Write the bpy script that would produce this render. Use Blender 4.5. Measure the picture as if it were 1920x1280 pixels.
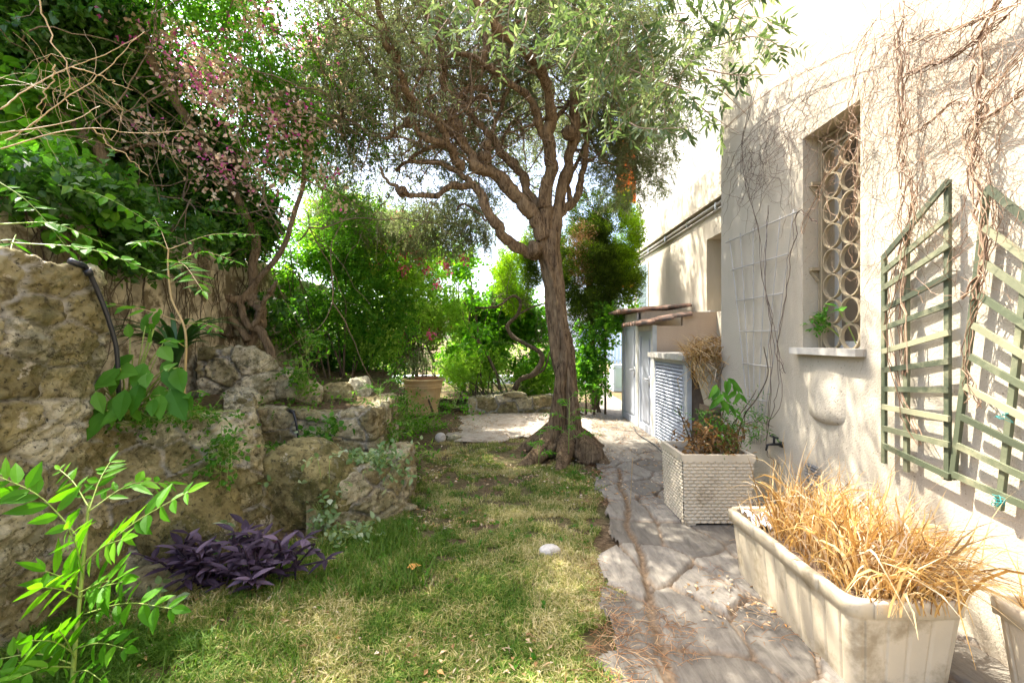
import bpy, bmesh, math
import numpy as np
from mathutils import Vector

# ------------------------------------------------------------------ camera, light, exposure
for o in list(bpy.data.objects): bpy.data.objects.remove(o)
scene = bpy.context.scene
COL = scene.collection
F, CX, HY, H = 870.0, 960.0, 637.0, 1.45          # focal length in photo pixels, vanishing point, eye height
cam_d = bpy.data.cameras.new("camera"); cam = bpy.data.objects.new("camera", cam_d); COL.objects.link(cam)
cam.location = (0, 0, H); cam.rotation_euler = (math.radians(90), 0, 0)
cam_d.sensor_width = 36; cam_d.lens = 36*F/1920; cam_d.shift_y = -3/1920
cam_d.clip_start = 0.05; cam_d.clip_end = 2000
scene.camera = cam
SUN = Vector((-0.80, 0.55, 1.60)).normalized()
sun_d = bpy.data.lights.new("sun", 'SUN'); sun_d.energy = 3.2; sun_d.angle = math.radians(0.5); sun_d.color = (1, .94, .84)
sun = bpy.data.objects.new("sun", sun_d); COL.objects.link(sun)
sun.rotation_euler = SUN.to_track_quat('Z', 'Y').to_euler(); sun.location = (-8, 6, 16)
world = bpy.data.worlds.new("World"); scene.world = world; world.use_nodes = True
wn = world.node_tree; bg = wn.nodes["Background"]; bg.inputs[1].default_value = 0.15
sky = wn.nodes.new("ShaderNodeTexSky"); sky.sky_type = 'NISHITA'; sky.sun_disc = False
sky.sun_elevation = math.asin(SUN.z); sky.sun_rotation = math.atan2(SUN.x, SUN.y); sky.dust_density = 4.0; sky.air_density = .8; sky.ozone_density = .6
wn.links.new(sky.outputs[0], bg.inputs[0])
vs = scene.view_settings; vs.view_transform = 'Standard'; vs.look = 'None'; vs.gamma = 1; vs.exposure = 2.58
scene.cycles.max_bounces = 8; scene.cycles.diffuse_bounces = 5; scene.cycles.transmission_bounces = 6
scene.cycles.caustics_reflective = False; scene.cycles.caustics_refractive = False
scene.cycles.sample_clamp_indirect = 6

# ------------------------------------------------------------------ numeric helpers
rng = np.random.default_rng(11)
def P(px, py, Y): return np.array([(px-CX)/F*Y, Y, H-(py-HY)/F*Y])
def PW(px, py, X=2.17):                           # point on a wall plane parallel to the view
    Y = X*F/(px-CX); return np.array([X, Y, H-(py-HY)/F*Y])
def unit(a): return a/np.maximum(np.linalg.norm(a, axis=-1, keepdims=True), 1e-9)
def _hash(i, j, k, s):
    n = (i*374761393 + j*668265263 + k*1274126177 + s*974634421) & 0xffffffff
    n = ((n ^ (n >> 13))*1274126177) & 0xffffffff
    return ((n ^ (n >> 16)) & 0xffff)/65535.0
def vnoise(p, s=0):                               # smooth value noise, 0..1
    p = np.asarray(p, float); i = np.floor(p).astype(np.int64); f = p-i; f = f*f*(3-2*f); r = 0
    for a in (0, 1):
        for b in (0, 1):
            for c in (0, 1):
                w = (f[..., 0] if a else 1-f[..., 0])*(f[..., 1] if b else 1-f[..., 1])*(f[..., 2] if c else 1-f[..., 2])
                r = r + w*_hash(i[..., 0]+a, i[..., 1]+b, i[..., 2]+c, s)
    return r
def fbm(p, s=0, o=4):
    r = 0; a = .5
    for k in range(o): r = r+a*(vnoise(np.asarray(p)*2**k, s+k)-.5); a *= .55
    return r
def sstep(a, b, x): t = np.clip((x-a)/(b-a), 0, 1); return t*t*(3-2*t)
def smooth_path(pts, n):                          # Catmull-Rom through the points
    pts = np.asarray(pts, float)
    if len(pts) < 3:
        t = np.linspace(0, 1, n)[:, None]; return pts[0]*(1-t)+pts[-1]*t
    q = np.vstack([2*pts[0]-pts[1], pts, 2*pts[-1]-pts[-2]])
    u = np.linspace(0, len(pts)-1-1e-6, n); i = u.astype(int); t = (u-i)[:, None]
    a, b, c, d = q[i], q[i+1], q[i+2], q[i+3]
    return .5*((2*b)+(-a+c)*t+(2*a-5*b+4*c-d)*t*t+(-a+3*b-3*c+d)*t**3)

class MB:
    def __init__(s): s.v = []; s.f = []; s.n = 0
    def add(s, v, faces, rnd=0.0, mat=0, attr=None):
        v = np.asarray(v, float).reshape(-1, 3)
        if not isinstance(faces, (list, tuple)): faces = [faces]
        first = True
        for fa in faces:
            fa = np.asarray(fa, np.int64)
            if fa.ndim == 1: fa = fa[None]
            r = np.broadcast_to(np.asarray(rnd, float), (len(fa),)) if np.ndim(rnd) == 0 else np.asarray(rnd, float)
            s.f.append((fa+s.n, r, np.full(len(fa), mat, np.int32)))
        s.v.append((v, attr)); s.n += len(v); return s
    def box(s, c, d, rz=0, mat=0, taper=None, rnd=0.0):
        c = np.asarray(c, float); d = np.asarray(d, float)/2
        k = np.array([[x, y, z] for z in (-1, 1) for y in (-1, 1) for x in (-1, 1)], float)*d
        if taper: k[:4, :2] *= taper
        if rz: k[:, :2] = k[:, :2] @ np.array([[math.cos(rz), math.sin(rz)], [-math.sin(rz), math.cos(rz)]])
        return s.add(k+c, np.array([[0, 2, 3, 1], [4, 5, 7, 6], [0, 1, 5, 4], [2, 6, 7, 3], [0, 4, 6, 2], [1, 3, 7, 5]]), rnd, mat)
    def lohi(s, lo, hi, mat=0, rnd=0.0): lo = np.array(lo, float); hi = np.array(hi, float); return s.box((lo+hi)/2, hi-lo, 0, mat, None, rnd)
    def bar(s, a, b, w, t, nrm=(1, 0, 0), mat=0, rnd=0.0):      # flat bar from a to b, thickness t along nrm
        a = np.asarray(a, float); b = np.asarray(b, float); d = unit(b-a); n = np.asarray(nrm, float); n = unit(n-d*np.dot(n, d)); u = np.cross(d, n)
        k = np.array([p+u*w/2*x+n*t/2*y for p in (a, b) for x in (-1, 1) for y in (-1, 1)])
        return s.add(k, np.array([[0, 2, 3, 1], [4, 5, 7, 6], [0, 1, 5, 4], [2, 6, 7, 3], [0, 4, 6, 2], [1, 3, 7, 5]]), rnd, mat)
    def tube(s, pts, r, n=8, mat=0, rnd=0.0, fn=None):
        pts = np.asarray(pts, float); m = len(pts); r = np.broadcast_to(np.asarray(r, float), (m,))
        t = unit(np.gradient(pts, axis=0)); u = np.cross(t[0], [0, 0, 1.0])
        if np.linalg.norm(u) < .05: u = np.cross(t[0], [0, 1.0, 0])
        u = unit(u); V = []; ang = np.arange(n)/n*2*math.pi
        for i in range(m):
            u = unit(u-t[i]*np.dot(u, t[i])); w = np.cross(t[i], u)
            rr = r[i]*np.ones(n) if fn is None else r[i]*fn(ang, i/(m-1), pts[i])
            V.append(pts[i]+(np.cos(ang)*rr)[:, None]*u+(np.sin(ang)*rr)[:, None]*w)
        V = np.vstack(V+[pts[:1], pts[-1:]])
        i = np.arange(m-1)[:, None]*n; j = np.arange(n)[None]; k = (j+1) % n
        q = np.stack([i+j, i+k, i+n+k, i+n+j], -1).reshape(-1, 4)
        jj = np.arange(n); kk = (jj+1) % n
        c0 = np.stack([np.full(n, m*n), kk, jj], -1); c1 = np.stack([np.full(n, m*n+1), (m-1)*n+jj, (m-1)*n+kk], -1)
        return s.add(V, [q, c0, c1], rnd, mat)
    def tubes(s, Pn, R, n=4, mat=0, rnd=None):     # many strands with the same number of points
        Pn = np.asarray(Pn, float); N, m, _ = Pn.shape; R = np.broadcast_to(R, (N, m))
        t = unit(np.gradient(Pn, axis=1)); mean = unit(t.mean(1)); ref = np.cross(mean, rng.normal(size=(N, 3)))
        ref = np.repeat(unit(ref)[:, None], m, 1); u = unit(ref-t*np.sum(ref*t, -1, keepdims=True)); w = np.cross(t, u)
        ang = np.arange(n)/n*2*math.pi
        V = Pn[:, :, None]+R[:, :, None, None]*(np.cos(ang)[:, None]*u[:, :, None]+np.sin(ang)[:, None]*w[:, :, None])
        b = (np.arange(N)*m*n)[:, None, None]; i = (np.arange(m-1)*n)[None, :, None]; j = np.arange(n)[None, None]; k = (j+1) % n
        q = np.stack([b+i+j, b+i+k, b+i+n+k, b+i+n+j], -1).reshape(-1, 4)
        r = np.repeat(rng.random(N) if rnd is None else rnd, (m-1)*n)
        return s.add(V.reshape(-1, 3), q, r, mat)
    def lathe(s, prof, c=(0, 0, 0), n=40, mat=0):
        prof = np.asarray(prof, float); a = np.arange(n)/n*2*math.pi; m = len(prof)
        V = np.stack([prof[:, 0:1]*np.cos(a), prof[:, 0:1]*np.sin(a), np.repeat(prof[:, 1:2], n, 1)], -1).reshape(-1, 3)+np.asarray(c)
        i = np.arange(m-1)[:, None]*n; j = np.arange(n)[None]; k = (j+1) % n
        return s.add(V, np.stack([i+j, i+k, i+n+k, i+n+j], -1).reshape(-1, 4), 0.0, mat)
    def leaves(s, pos, d, nrm, L, W, detail=0, droop=0.0, fold=.25, mat=0, rnd=None, mid=.42):
        N = len(pos); d = unit(d); nrm = unit(nrm-d*np.sum(nrm*d, -1, keepdims=True)); sd = np.cross(d, nrm)
        L = np.broadcast_to(L, (N,))[:, None]; W = np.broadcast_to(W, (N,))[:, None]/2
        rnd = rng.random(N) if rnd is None else rnd
        b = np.arange(N)[:, None]
        if detail == 0:
            m_ = pos+d*L*mid
            V = np.stack([pos, m_+sd*W+nrm*W*fold, pos+d*L-nrm*L*droop, m_-sd*W+nrm*W*fold], 1)
            return s.add(V.reshape(-1, 3), b*4+np.array([[0, 3, 2, 1]]), rnd, mat)
        ts = [0, .14, .38, .68, 1.0]; ws = [0, .62, 1.0, .72, 0]
        c = [pos+d*L*t-nrm*L*droop*t*t for t in ts]
        l = [c[i]+sd*W*ws[i]+nrm*W*ws[i]*fold for i in (1, 2, 3)]; r = [c[i]-sd*W*ws[i]+nrm*W*ws[i]*fold for i in (1, 2, 3)]
        V = np.stack(c+l+r, 1)                     # c0-4, l 5-7, r 8-10
        tri = np.array([[0, 1, 5], [0, 8, 1], [3, 4, 7], [3, 10, 4]]); quad = np.array([[1, 2, 6, 5], [2, 3, 7, 6], [1, 8, 9, 2], [2, 9, 10, 3]])
        base = (np.arange(N)*11)[:, None, None]
        f3 = (base+tri[None]).reshape(-1, 3); f4 = (base+quad[None]).reshape(-1, 4)
        return s.add(V.reshape(-1, 3), [f3, f4], np.repeat(rnd, 4), mat)
    def build(s, name, mats, parent=None, smooth=False):
        me = bpy.data.meshes.new(name)
        V = np.vstack([v for v, _ in s.v]).astype(np.float32)
        me.vertices.add(len(V)); me.vertices.foreach_set("co", V.ravel())
        tot = np.concatenate([np.full(len(f), f.shape[1], np.int32) for f, _, _ in s.f])
        idx = np.concatenate([f.ravel() for f, _, _ in s.f]).astype(np.int32)
        start = np.concatenate([[0], np.cumsum(tot)[:-1]]).astype(np.int32)
        me.loops.add(len(idx)); me.loops.foreach_set("vertex_index", idx)
        me.polygons.add(len(tot)); me.polygons.foreach_set("loop_start", start); me.polygons.foreach_set("loop_total", tot)
        me.polygons.foreach_set("material_index", np.concatenate([m for _, _, m in s.f]))
        me.polygons.foreach_set("use_smooth", np.full(len(tot), smooth, bool))
        a = me.attributes.new("rnd", 'FLOAT', 'FACE'); a.data.foreach_set("value", np.concatenate([r for _, r, _ in s.f]).astype(np.float32))
        keys = set(k for _, at in s.v if at for k in at)
        for k in keys:
            a = me.attributes.new(k, 'FLOAT', 'POINT')
            a.data.foreach_set("value", np.concatenate([(at[k] if at and k in at else np.zeros(len(v))) for v, at in s.v]).astype(np.float32))
        me.update(calc_edges=True); me.validate()
        for m in (mats if isinstance(mats, (list, tuple)) else [mats]): me.materials.append(m)
        o = bpy.data.objects.new(name, me); COL.objects.link(o)
        if parent is not None: o.parent = parent
        return o

def tag(o, label, cat, group=None):
    o["label"] = label; o["category"] = cat
    if group: o["group"] = group
    return o
def struct(o): o["kind"] = "structure"; return o
def stuff(o, label=None, cat=None):
    o["kind"] = "stuff"
    if label: o["label"] = label; o["category"] = cat
    return o
def thing(name, label, cat, group=None):
    o = bpy.data.objects.new(name, None); COL.objects.link(o); o.empty_display_size = .1
    return tag(o, label, cat, group)

# ------------------------------------------------------------------ materials
def nt(name):
    m = bpy.data.materials.new(name); m.use_nodes = True; t = m.node_tree; t.nodes.clear()
    out = t.nodes.new("ShaderNodeOutputMaterial"); b = t.nodes.new("ShaderNodeBsdfPrincipled"); t.links.new(b.outputs[0], out.inputs[0])
    return m, t, b, out
def N(t, kind, **kw):
    n = t.nodes.new(kind)
    for k, v in kw.items():
        if k in n.inputs: n.inputs[k].default_value = v
        else: setattr(n, k, v)
    return n
def ramp(t, fac, stops, interp='LINEAR'):
    r = t.nodes.new("ShaderNodeValToRGB"); e = r.color_ramp.elements; r.color_ramp.interpolation = interp
    while len(e) < len(stops): e.new(.5)
    for i, (p, c) in enumerate(stops): e[i].position = p; e[i].color = (*c, 1) if len(c) == 3 else c
    t.links.new(fac, r.inputs[0]); return r.outputs[0]
def noise(t, scale, detail=5, rough=.55, vec=None, dist=0):
    n = N(t, "ShaderNodeTexNoise", Scale=scale, Detail=detail, Roughness=rough, Distortion=dist)
    if vec is None: vec = coord(t)
    t.links.new(vec, n.inputs["Vector"]); return n.outputs["Fac"]
def coord(t, sc=(1, 1, 1), rot=(0, 0, 0)):
    g = t.nodes.new("ShaderNodeTexCoord"); m = t.nodes.new("ShaderNodeMapping"); m.inputs["Scale"].default_value = sc; m.inputs["Rotation"].default_value = rot
    t.links.new(g.outputs["Object"], m.inputs[0]); return m.outputs[0]
def mix(t, fac, a, b, mode='MIX'):
    n = t.nodes.new("ShaderNodeMix"); n.data_type = 'RGBA'; n.blend_type = mode
    for sock, v in ((n.inputs[0], fac), (n.inputs[6], a), (n.inputs[7], b)):
        if isinstance(v, (int, float)): sock.default_value = v
        elif isinstance(v, tuple): sock.default_value = (*v, 1)
        else: t.links.new(v, sock)
    return n.outputs[2]
def bump(t, b, h, strength=.3, dist=.01):
    n = N(t, "ShaderNodeBump", Strength=strength, Distance=dist); t.links.new(h, n.inputs["Height"]); t.links.new(n.outputs[0], b.inputs["Normal"])
def attr(t, name): n = t.nodes.new("ShaderNodeAttribute"); n.attribute_name = name; return n.outputs["Fac"]

def m_leaf(name, stops, transl=.4, tcol=(1.5, 1.6, .7), rough=.5, spec=.18):
    m, t, b, out = nt(name); c = ramp(t, attr(t, "rnd"), stops)
    t.links.new(c, b.inputs["Base Color"]); b.inputs["Roughness"].default_value = rough; b.inputs["Specular IOR Level"].default_value = spec
    tr = t.nodes.new("ShaderNodeBsdfTranslucent"); c2 = mix(t, 1.0, c, tcol, 'MULTIPLY'); t.links.new(c2, tr.inputs[0])
    ms = N(t, "ShaderNodeMixShader"); ms.inputs[0].default_value = transl
    t.links.new(b.outputs[0], ms.inputs[1]); t.links.new(tr.outputs[0], ms.inputs[2]); t.links.new(ms.outputs[0], out.inputs[0]); return m
def m_plain(name, col, rough=.6, var=.12, scale=6, bs=.0, bscale=60, metal=0, dirt=None, dscale=3, dlo=.5, dhi=.75):
    m, t, b, out = nt(name); d = tuple(x*(1-var) for x in col); u = tuple(min(1, x*(1+var)) for x in col)
    c = ramp(t, noise(t, scale), [(.3, d), (.7, u)])
    if dirt: c = mix(t, ramp(t, noise(t, dscale, 6, .65), [(dlo, (0, 0, 0)), (dhi, (1, 1, 1))]), c, dirt)
    t.links.new(c, b.inputs["Base Color"]); b.inputs["Roughness"].default_value = rough; b.inputs["Metallic"].default_value = metal
    if bs: bump(t, b, noise(t, bscale, 4), bs, .01)
    return m
def m_stucco(name, col, stain):
    m, t, b, out = nt(name)
    c = ramp(t, noise(t, 1.3, 6, .6), [(.3, tuple(x*.92 for x in col)), (.65, col)])
    streak = noise(t, 1.0, 6, .65, coord(t, (2.2, 2.2, .35)))
    c = mix(t, ramp(t, streak, [(.5, (0, 0, 0)), (.78, (.55, .55, .55))]), c, stain)
    spot = ramp(t, noise(t, 70, 2, .5), [(.66, (0, 0, 0)), (.71, (1, 1, 1))])
    where = ramp(t, noise(t, 1.1, 3), [(.42, (0, 0, 0)), (.60, (.9, .9, .9))])
    c = mix(t, mix(t, 1.0, spot, where, 'MULTIPLY'), c, (.12, .10, .08))
    t.links.new(c, b.inputs["Base Color"]); b.inputs["Roughness"].default_value = .9; b.inputs["Specular IOR Level"].default_value = .15
    bump(t, b, noise(t, 75, 4, .6), .55, .010); return m
def m_stone(name, stops, mortar=(.42, .39, .34), moss=(.10, .10, .035), moss_amt=.6, sc=1.0):
    m, t, b, out = nt(name)
    c = ramp(t, attr(t, "tone"), stops)
    n1 = noise(t, 9*sc, 8, .68, None, .4)
    c = mix(t, 1.0, c, ramp(t, n1, [(.34, (.34, .31, .26)), (.44, (.80, .77, .70)), (.54, (1.0, .98, .93)), (.60, (1.2, 1.17, 1.1))]), 'MULTIPLY')
    c = mix(t, attr(t, "mort"), c, ramp(t, noise(t, 30, 5), [(.3, tuple(x*.55 for x in mortar)), (.7, mortar)]))
    c = mix(t, ramp(t, noise(t, 6.5*sc, 8, .75), [(.57, (0, 0, 0)), (.61, (.8, .8, .8))]), c, (.68, .61, .47))
    g = ramp(t, noise(t, 3.1*sc, 8, .78), [(.50, (0, 0, 0)), (.56, (moss_amt,)*3)]); c = mix(t, g, c, moss)
    vo = N(t, "ShaderNodeTexVoronoi", feature='DISTANCE_TO_EDGE', Scale=1.9*sc); dn = N(t, "ShaderNodeTexNoise", Scale=5, Detail=6, Roughness=.7); t.links.new(coord(t), dn.inputs[0])
    vm = N(t, "ShaderNodeVectorMath", operation='MULTIPLY_ADD'); t.links.new(dn.outputs["Color"], vm.inputs[0]); vm.inputs[1].default_value = (.35, .35, .35); t.links.new(coord(t), vm.inputs[2]); t.links.new(vm.outputs[0], vo.inputs["Vector"])
    ck = ramp(t, vo.outputs[0], [(.0, (.6, .6, .6)), (.008, (0, 0, 0))]); c = mix(t, ck, c, (.05, .04, .025))
    k = ramp(t, noise(t, 38, 6, .75), [(.58, (0, 0, 0)), (.63, (.85, .85, .85))]); c = mix(t, k, c, (.055, .05, .04))
    t.links.new(c, b.inputs["Base Color"]); b.inputs["Roughness"].default_value = .92; b.inputs["Specular IOR Level"].default_value = .15
    h = mix(t, .45, noise(t, 12, 12, .82), noise(t, 60, 8, .8)); h = mix(t, k, h, (.1, .1, .1)); h = mix(t, ck, h, (0, 0, 0)); bump(t, b, h, 1.0, .05); return m
def m_bark(name, lo, hi, sc=(16, 16, 2.2)):
    m, t, b, out = nt(name); v = coord(t, sc); n1 = noise(t, 2.2, 8, .7, v, 1.2)
    c = ramp(t, n1, [(.34, tuple(x*.22 for x in lo)), (.46, lo), (.70, hi)])
    c = mix(t, ramp(t, noise(t, 3.5, 4), [(.5, (0, 0, 0)), (.75, (.5, .5, .5))]), c, tuple(x*1.1 for x in hi))
    t.links.new(c, b.inputs["Base Color"]); b.inputs["Roughness"].default_value = .9; b.inputs["Specular IOR Level"].default_value = .15
    bump(t, b, n1, 1.0, .04); return m
def m_paint_wood(name, col, worn):
    m, t, b, out = nt(name); r = attr(t, "rnd")
    c = ramp(t, r, [(0, tuple(x*.55 for x in col)), (.5, col), (1, worn)])
    c = mix(t, ramp(t, noise(t, 5, 6, .7), [(.48, (0, 0, 0)), (.68, (.8, .8, .8))]), c, worn)
    t.links.new(c, b.inputs["Base Color"]); b.inputs["Roughness"].default_value = .65; bump(t, b, noise(t, 60, 4), .3, .004); return m

M = {}
M['stucco'] = m_stucco("stucco_cream", (.50, .445, .345), (.31, .26, .185))
M['stucco_white'] = m_stucco("stucco_white", (.54, .53, .50), (.40, .38, .34))
M['stucco_shaded'] = m_stucco("stucco_shaded", (.52, .39, .27), (.38, .28, .19))  # house plaster again; the peach colour holds the shade of the shed wall
M['plaster_old'] = m_plain("old_plaster", (.48, .42, .29), .95, .45, 7, 1.0, 30, dirt=(.15, .12, .065), dscale=6, dlo=.48, dhi=.58)
M['stone'] = m_stone("limestone_blocks", [(0, (.27, .235, .12)), (.3, (.45, .40, .23)), (.65, (.63, .58, .41)), (1, (.76, .72, .58))], (.68, .65, .57), (.145, .145, .06), .58)
M['stone_pale'] = m_stone("limestone_pale", [(0, (.30, .25, .13)), (.5, (.49, .43, .26)), (1, (.66, .60, .45))], (.64, .60, .52), (.14, .14, .055), .5)  # second limestone with its own tones and less moss
M['boulder'] = m_stone("mossy_boulder", [(0, (.30, .255, .115)), (1, (.38, .33, .16))], (.4, .36, .3), (.10, .10, .028), .75, .9)
M['bark_olive'] = m_bark("olive_bark", (.145, .095, .055), (.40, .285, .165))
M['bark_dark'] = m_bark("dark_bark", (.10, .075, .05), (.22, .17, .11))
M['bark_pale'] = m_bark("pale_bark", (.22, .16, .10), (.36, .28, .18))
M['twig'] = m_plain("dry_twig", (.26, .18, .12), .85, .3, 8)
M['twig_pale'] = m_plain("pale_twig", (.40, .28, .14), .8, .25, 8)
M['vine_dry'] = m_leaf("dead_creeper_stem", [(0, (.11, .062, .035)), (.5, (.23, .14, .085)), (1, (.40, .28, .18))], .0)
M['vine_shade'] = m_plain("shaded_creeper_stem", (.10, .062, .042), .85, .35, 9)  # the dry creeper again, with shade put into a darker colour
M['olive'] = m_leaf("olive_leaf", [(0, (.04, .075, .03)), (.4, (.085, .13, .058)), (.75, (.17, .22, .125)), (.95, (.30, .35, .24)), (1, (.36, .28, .05))], .34, (1.5, 1.6, .8), .45, .25)
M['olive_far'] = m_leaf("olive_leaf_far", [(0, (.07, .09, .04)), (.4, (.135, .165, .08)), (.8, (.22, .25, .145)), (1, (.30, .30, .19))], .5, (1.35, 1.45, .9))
M['ivy'] = m_leaf("ivy_leaf", [(0, (.028, .075, .016)), (.6, (.06, .14, .025)), (1, (.12, .24, .035))], .42, (1.6, 2.1, .5), .35, .4)
M['vine_leaf'] = m_leaf("grapevine_leaf", [(0, (.05, .14, .012)), (.6, (.10, .25, .02)), (1, (.20, .36, .04))], .5, (1.7, 1.9, .5))
M['shrub'] = m_leaf("shrub_leaf", [(0, (.035, .11, .012)), (.5, (.08, .22, .02)), (.85, (.15, .33, .035)), (1, (.26, .42, .05))], .5, (1.7, 1.8, .6))
M['lime'] = m_leaf("lime_leaf", [(0, (.09, .20, .02)), (.5, (.18, .34, .035)), (1, (.34, .47, .09))], .52, (1.7, 1.7, .7))
M['grey_leaf'] = m_leaf("grey_leaf", [(0, (.12, .16, .08)), (.6, (.24, .29, .16)), (1, (.38, .40, .24))], .35)
M['brown_leaf'] = m_leaf("brown_leaf", [(0, (.10, .05, .02)), (.5, (.22, .125, .045)), (1, (.42, .28, .13))], .3, (1.4, 1.2, .8))
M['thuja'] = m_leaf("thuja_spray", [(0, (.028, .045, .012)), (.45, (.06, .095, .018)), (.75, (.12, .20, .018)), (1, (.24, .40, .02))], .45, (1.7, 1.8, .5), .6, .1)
M['bract_pale'] = m_leaf("faded_bract", [(0, (.56, .36, .26)), (.5, (.74, .56, .42)), (1, (.82, .72, .56))], .6, (1.15, 1.05, .95))
M['bract_pink'] = m_leaf("pink_bract", [(0, (.50, .08, .26)), (.6, (.64, .16, .42)), (1, (.72, .36, .50))], .6, (1.3, .9, 1.1))
M['oleander_pink'] = m_leaf("pink_petal", [(0, (.55, .06, .14)), (1, (.75, .22, .30))], .45, (1.2, .8, .9))
M['ailanthus'] = m_leaf("tree_of_heaven_leaf", [(0, (.05, .17, .006)), (.6, (.085, .26, .010)), (1, (.15, .35, .02))], .42, (1.5, 1.6, .5), .5, .15)
M['broad'] = m_leaf("broad_leaf", [(0, (.045, .15, .012)), (.6, (.075, .21, .02)), (1, (.12, .28, .035))], .35, (1.5, 1.7, .6), .5, .2)
M['strap'] = m_leaf("strap_leaf", [(0, (.02, .07, .015)), (1, (.05, .13, .03))], .25, (1.5, 1.7, .6), .35, .5)
M['purple'] = m_leaf("purple_leaf", [(0, (.030, .018, .034)), (.6, (.066, .042, .074)), (1, (.17, .125, .185))], .2, (1.5, .8, 1.3), .5, .25)
M['varieg'] = m_leaf("variegated_leaf", [(0, (.10, .19, .06)), (.55, (.20, .30, .13)), (.8, (.42, .50, .32)), (1, (.60, .64, .48))], .35, (1.4, 1.5, .9))
M['grass'] = m_leaf("grass_blade", [(0, (.06, .14, .012)), (.35, (.13, .22, .03)), (.58, (.27, .28, .08)), (.78, (.46, .40, .18)), (1, (.60, .52, .31))], .4, (1.4, 1.5, .7), .5, .2)
M['straw'] = m_leaf("dry_straw", [(0, (.18, .12, .06)), (.25, (.44, .26, .075)), (.55, (.60, .41, .14)), (.8, (.74, .59, .32)), (1, (.72, .66, .52))], .35, (1.2, 1.0, .8), .5, .2)
M['needle'] = m_leaf("fallen_needles", [(0, (.20, .09, .035)), (.6, (.40, .21, .10)), (1, (.58, .42, .25))], .15)
M['petal'] = m_leaf("fallen_leaf", [(0, (.24, .13, .05)), (.4, (.42, .27, .12)), (.75, (.60, .48, .32)), (.9, (.70, .60, .48)), (1, (.75, .35, .06))], .2, (1, 1, 1))
M['stem_green'] = m_plain("green_stem", (.28, .38, .08), .5, .15)
M['stem_tan'] = m_plain("tan_stem", (.46, .33, .16), .6, .15)
M['iron'] = m_plain("dark_iron", (.03, .028, .027), .5, .2, metal=.3)
M['hose'] = m_plain("black_polythene", (.018, .019, .024), .38, .2)
M['grille'] = m_plain("bronze_painted_iron", (.30, .245, .155), .5, .12, 10)
M['marble'] = m_plain("sill_stone", (.42, .40, .355), .5, .1, 10, dirt=(.27, .24, .20))
M['green_wood'] = m_paint_wood("weathered_green_wood", (.075, .09, .048), (.27, .26, .155))
M['white_wire'] = m_plain("white_coated_wire", (.40, .375, .33), .5, .06)
M['plastic'] = m_plain("cream_plastic", (.53, .455, .325), .55, .09, 3, .12, 40, dirt=(.30, .24, .15), dscale=6, dlo=.50, dhi=.66)
M['wicker'] = m_plain("cream_wicker_plastic", (.55, .475, .35), .5, .09, 4, dirt=(.32, .25, .16), dscale=6, dlo=.56, dhi=.74)
M['soil'] = m_plain("soil", (.13, .088, .055), .98, .4, 18, 1.0, 40, dirt=(.24, .17, .10), dscale=8)
M['terracotta'] = m_plain("aged_terracotta", (.50, .345, .16), .85, .2, 6, .4, 45, dirt=(.55, .43, .25), dscale=4, dlo=.5, dhi=.75)
M['clay'] = m_plain("orange_clay", (.46, .22, .12), .85, .15)
M['tile'] = m_plain("weathered_roof_tile", (.20, .115, .075), .9, .4, 9, .6, 30, dirt=(.07, .06, .05), dscale=7, dlo=.45, dhi=.6)
M['door_paint'] = m_plain("pale_grey_paint", (.34, .365, .41), .5, .06, 3, .08, 30)
M['door_old'] = m_plain("grey_frame_wood", (.46, .46, .42), .7, .15, 8, .2, 40)
M['steel'] = m_plain("steel", (.5, .5, .5), .35, .1, metal=.8)
M['dark'] = m_plain("dark_interior", (.02, .018, .016), .9, .1)
M['brown_wood'] = m_plain("raw_wood", (.20, .14, .085), .8, .25, 12, .3, 50)  # plain brown wood for the cabinet sides and pot stand
M['white_stone'] = m_plain("white_stone", (.58, .55, .50), .85, .25, 14, .9, 30, dirt=(.30, .26, .19), dscale=14, dlo=.48, dhi=.66)
M['orange'] = m_plain("orange_canvas", (.85, .20, .02), .8, .08)
M['pale_blue'] = m_plain("pale_blue_paint", (.50, .62, .70), .5, .06)
M['teal_glass'] = m_plain("teal_panel", (.42, .58, .58), .25, .05)
M['curtain'] = m_plain("pale_curtain", (.36, .40, .43), .7, .1)
M['white_paint'] = m_plain("white_paint", (.78, .78, .78), .6, .04)
M['film'] = m_plain("grey_plastic_film", (.52, .52, .56), .3, .2, 12, .8, 25)
M['green_gate'] = m_plain("dark_green_paint", (.06, .10, .06), .5, .2)
M['cord'] = m_plain("teal_string", (.02, .24, .22), .6, .2)
M['trim'] = m_plain("window_frame_white", (.60, .60, .57), .45, .05)
m, t, b, out = nt("window_glass"); b.inputs["Base Color"].default_value = (.17, .135, .095, 1); b.inputs["Roughness"].default_value = .12; b.inputs["Specular IOR Level"].default_value = .8; M['glass'] = m  # opaque pane; brown base colour stands in for reflection and dim interior
# slate flags
m, t, b, out = nt("slate_flag"); v = coord(t, (11, 2.2, 4), (0, 0, .9)); s1 = noise(t, 2.0, 8, .7, v, .6)
c = ramp(t, attr(t, "tone"), [(0, (.14, .128, .105)), (.5, (.225, .208, .172)), (1, (.32, .295, .245))])
c = mix(t, 1.0, c, ramp(t, s1, [(.3, (.55, .53, .52)), (.65, (1.12, 1.1, 1.08))]), 'MULTIPLY')
c = mix(t, attr(t, "mort"), c, ramp(t, noise(t, 40, 5), [(.35, (.11, .075, .045)), (.7, (.27, .19, .115))]))
c = mix(t, ramp(t, noise(t, 28, 4, .7), [(.6, (0, 0, 0)), (.7, (.6, .6, .6))]), c, (.12, .095, .075))
t.links.new(c, b.inputs["Base Color"]); b.inputs["Roughness"].default_value = .8; b.inputs["Specular IOR Level"].default_value = .25; bump(t, b, mix(t, .4, s1, noise(t, 60, 4)), .7, .015); M['slate'] = m
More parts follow.
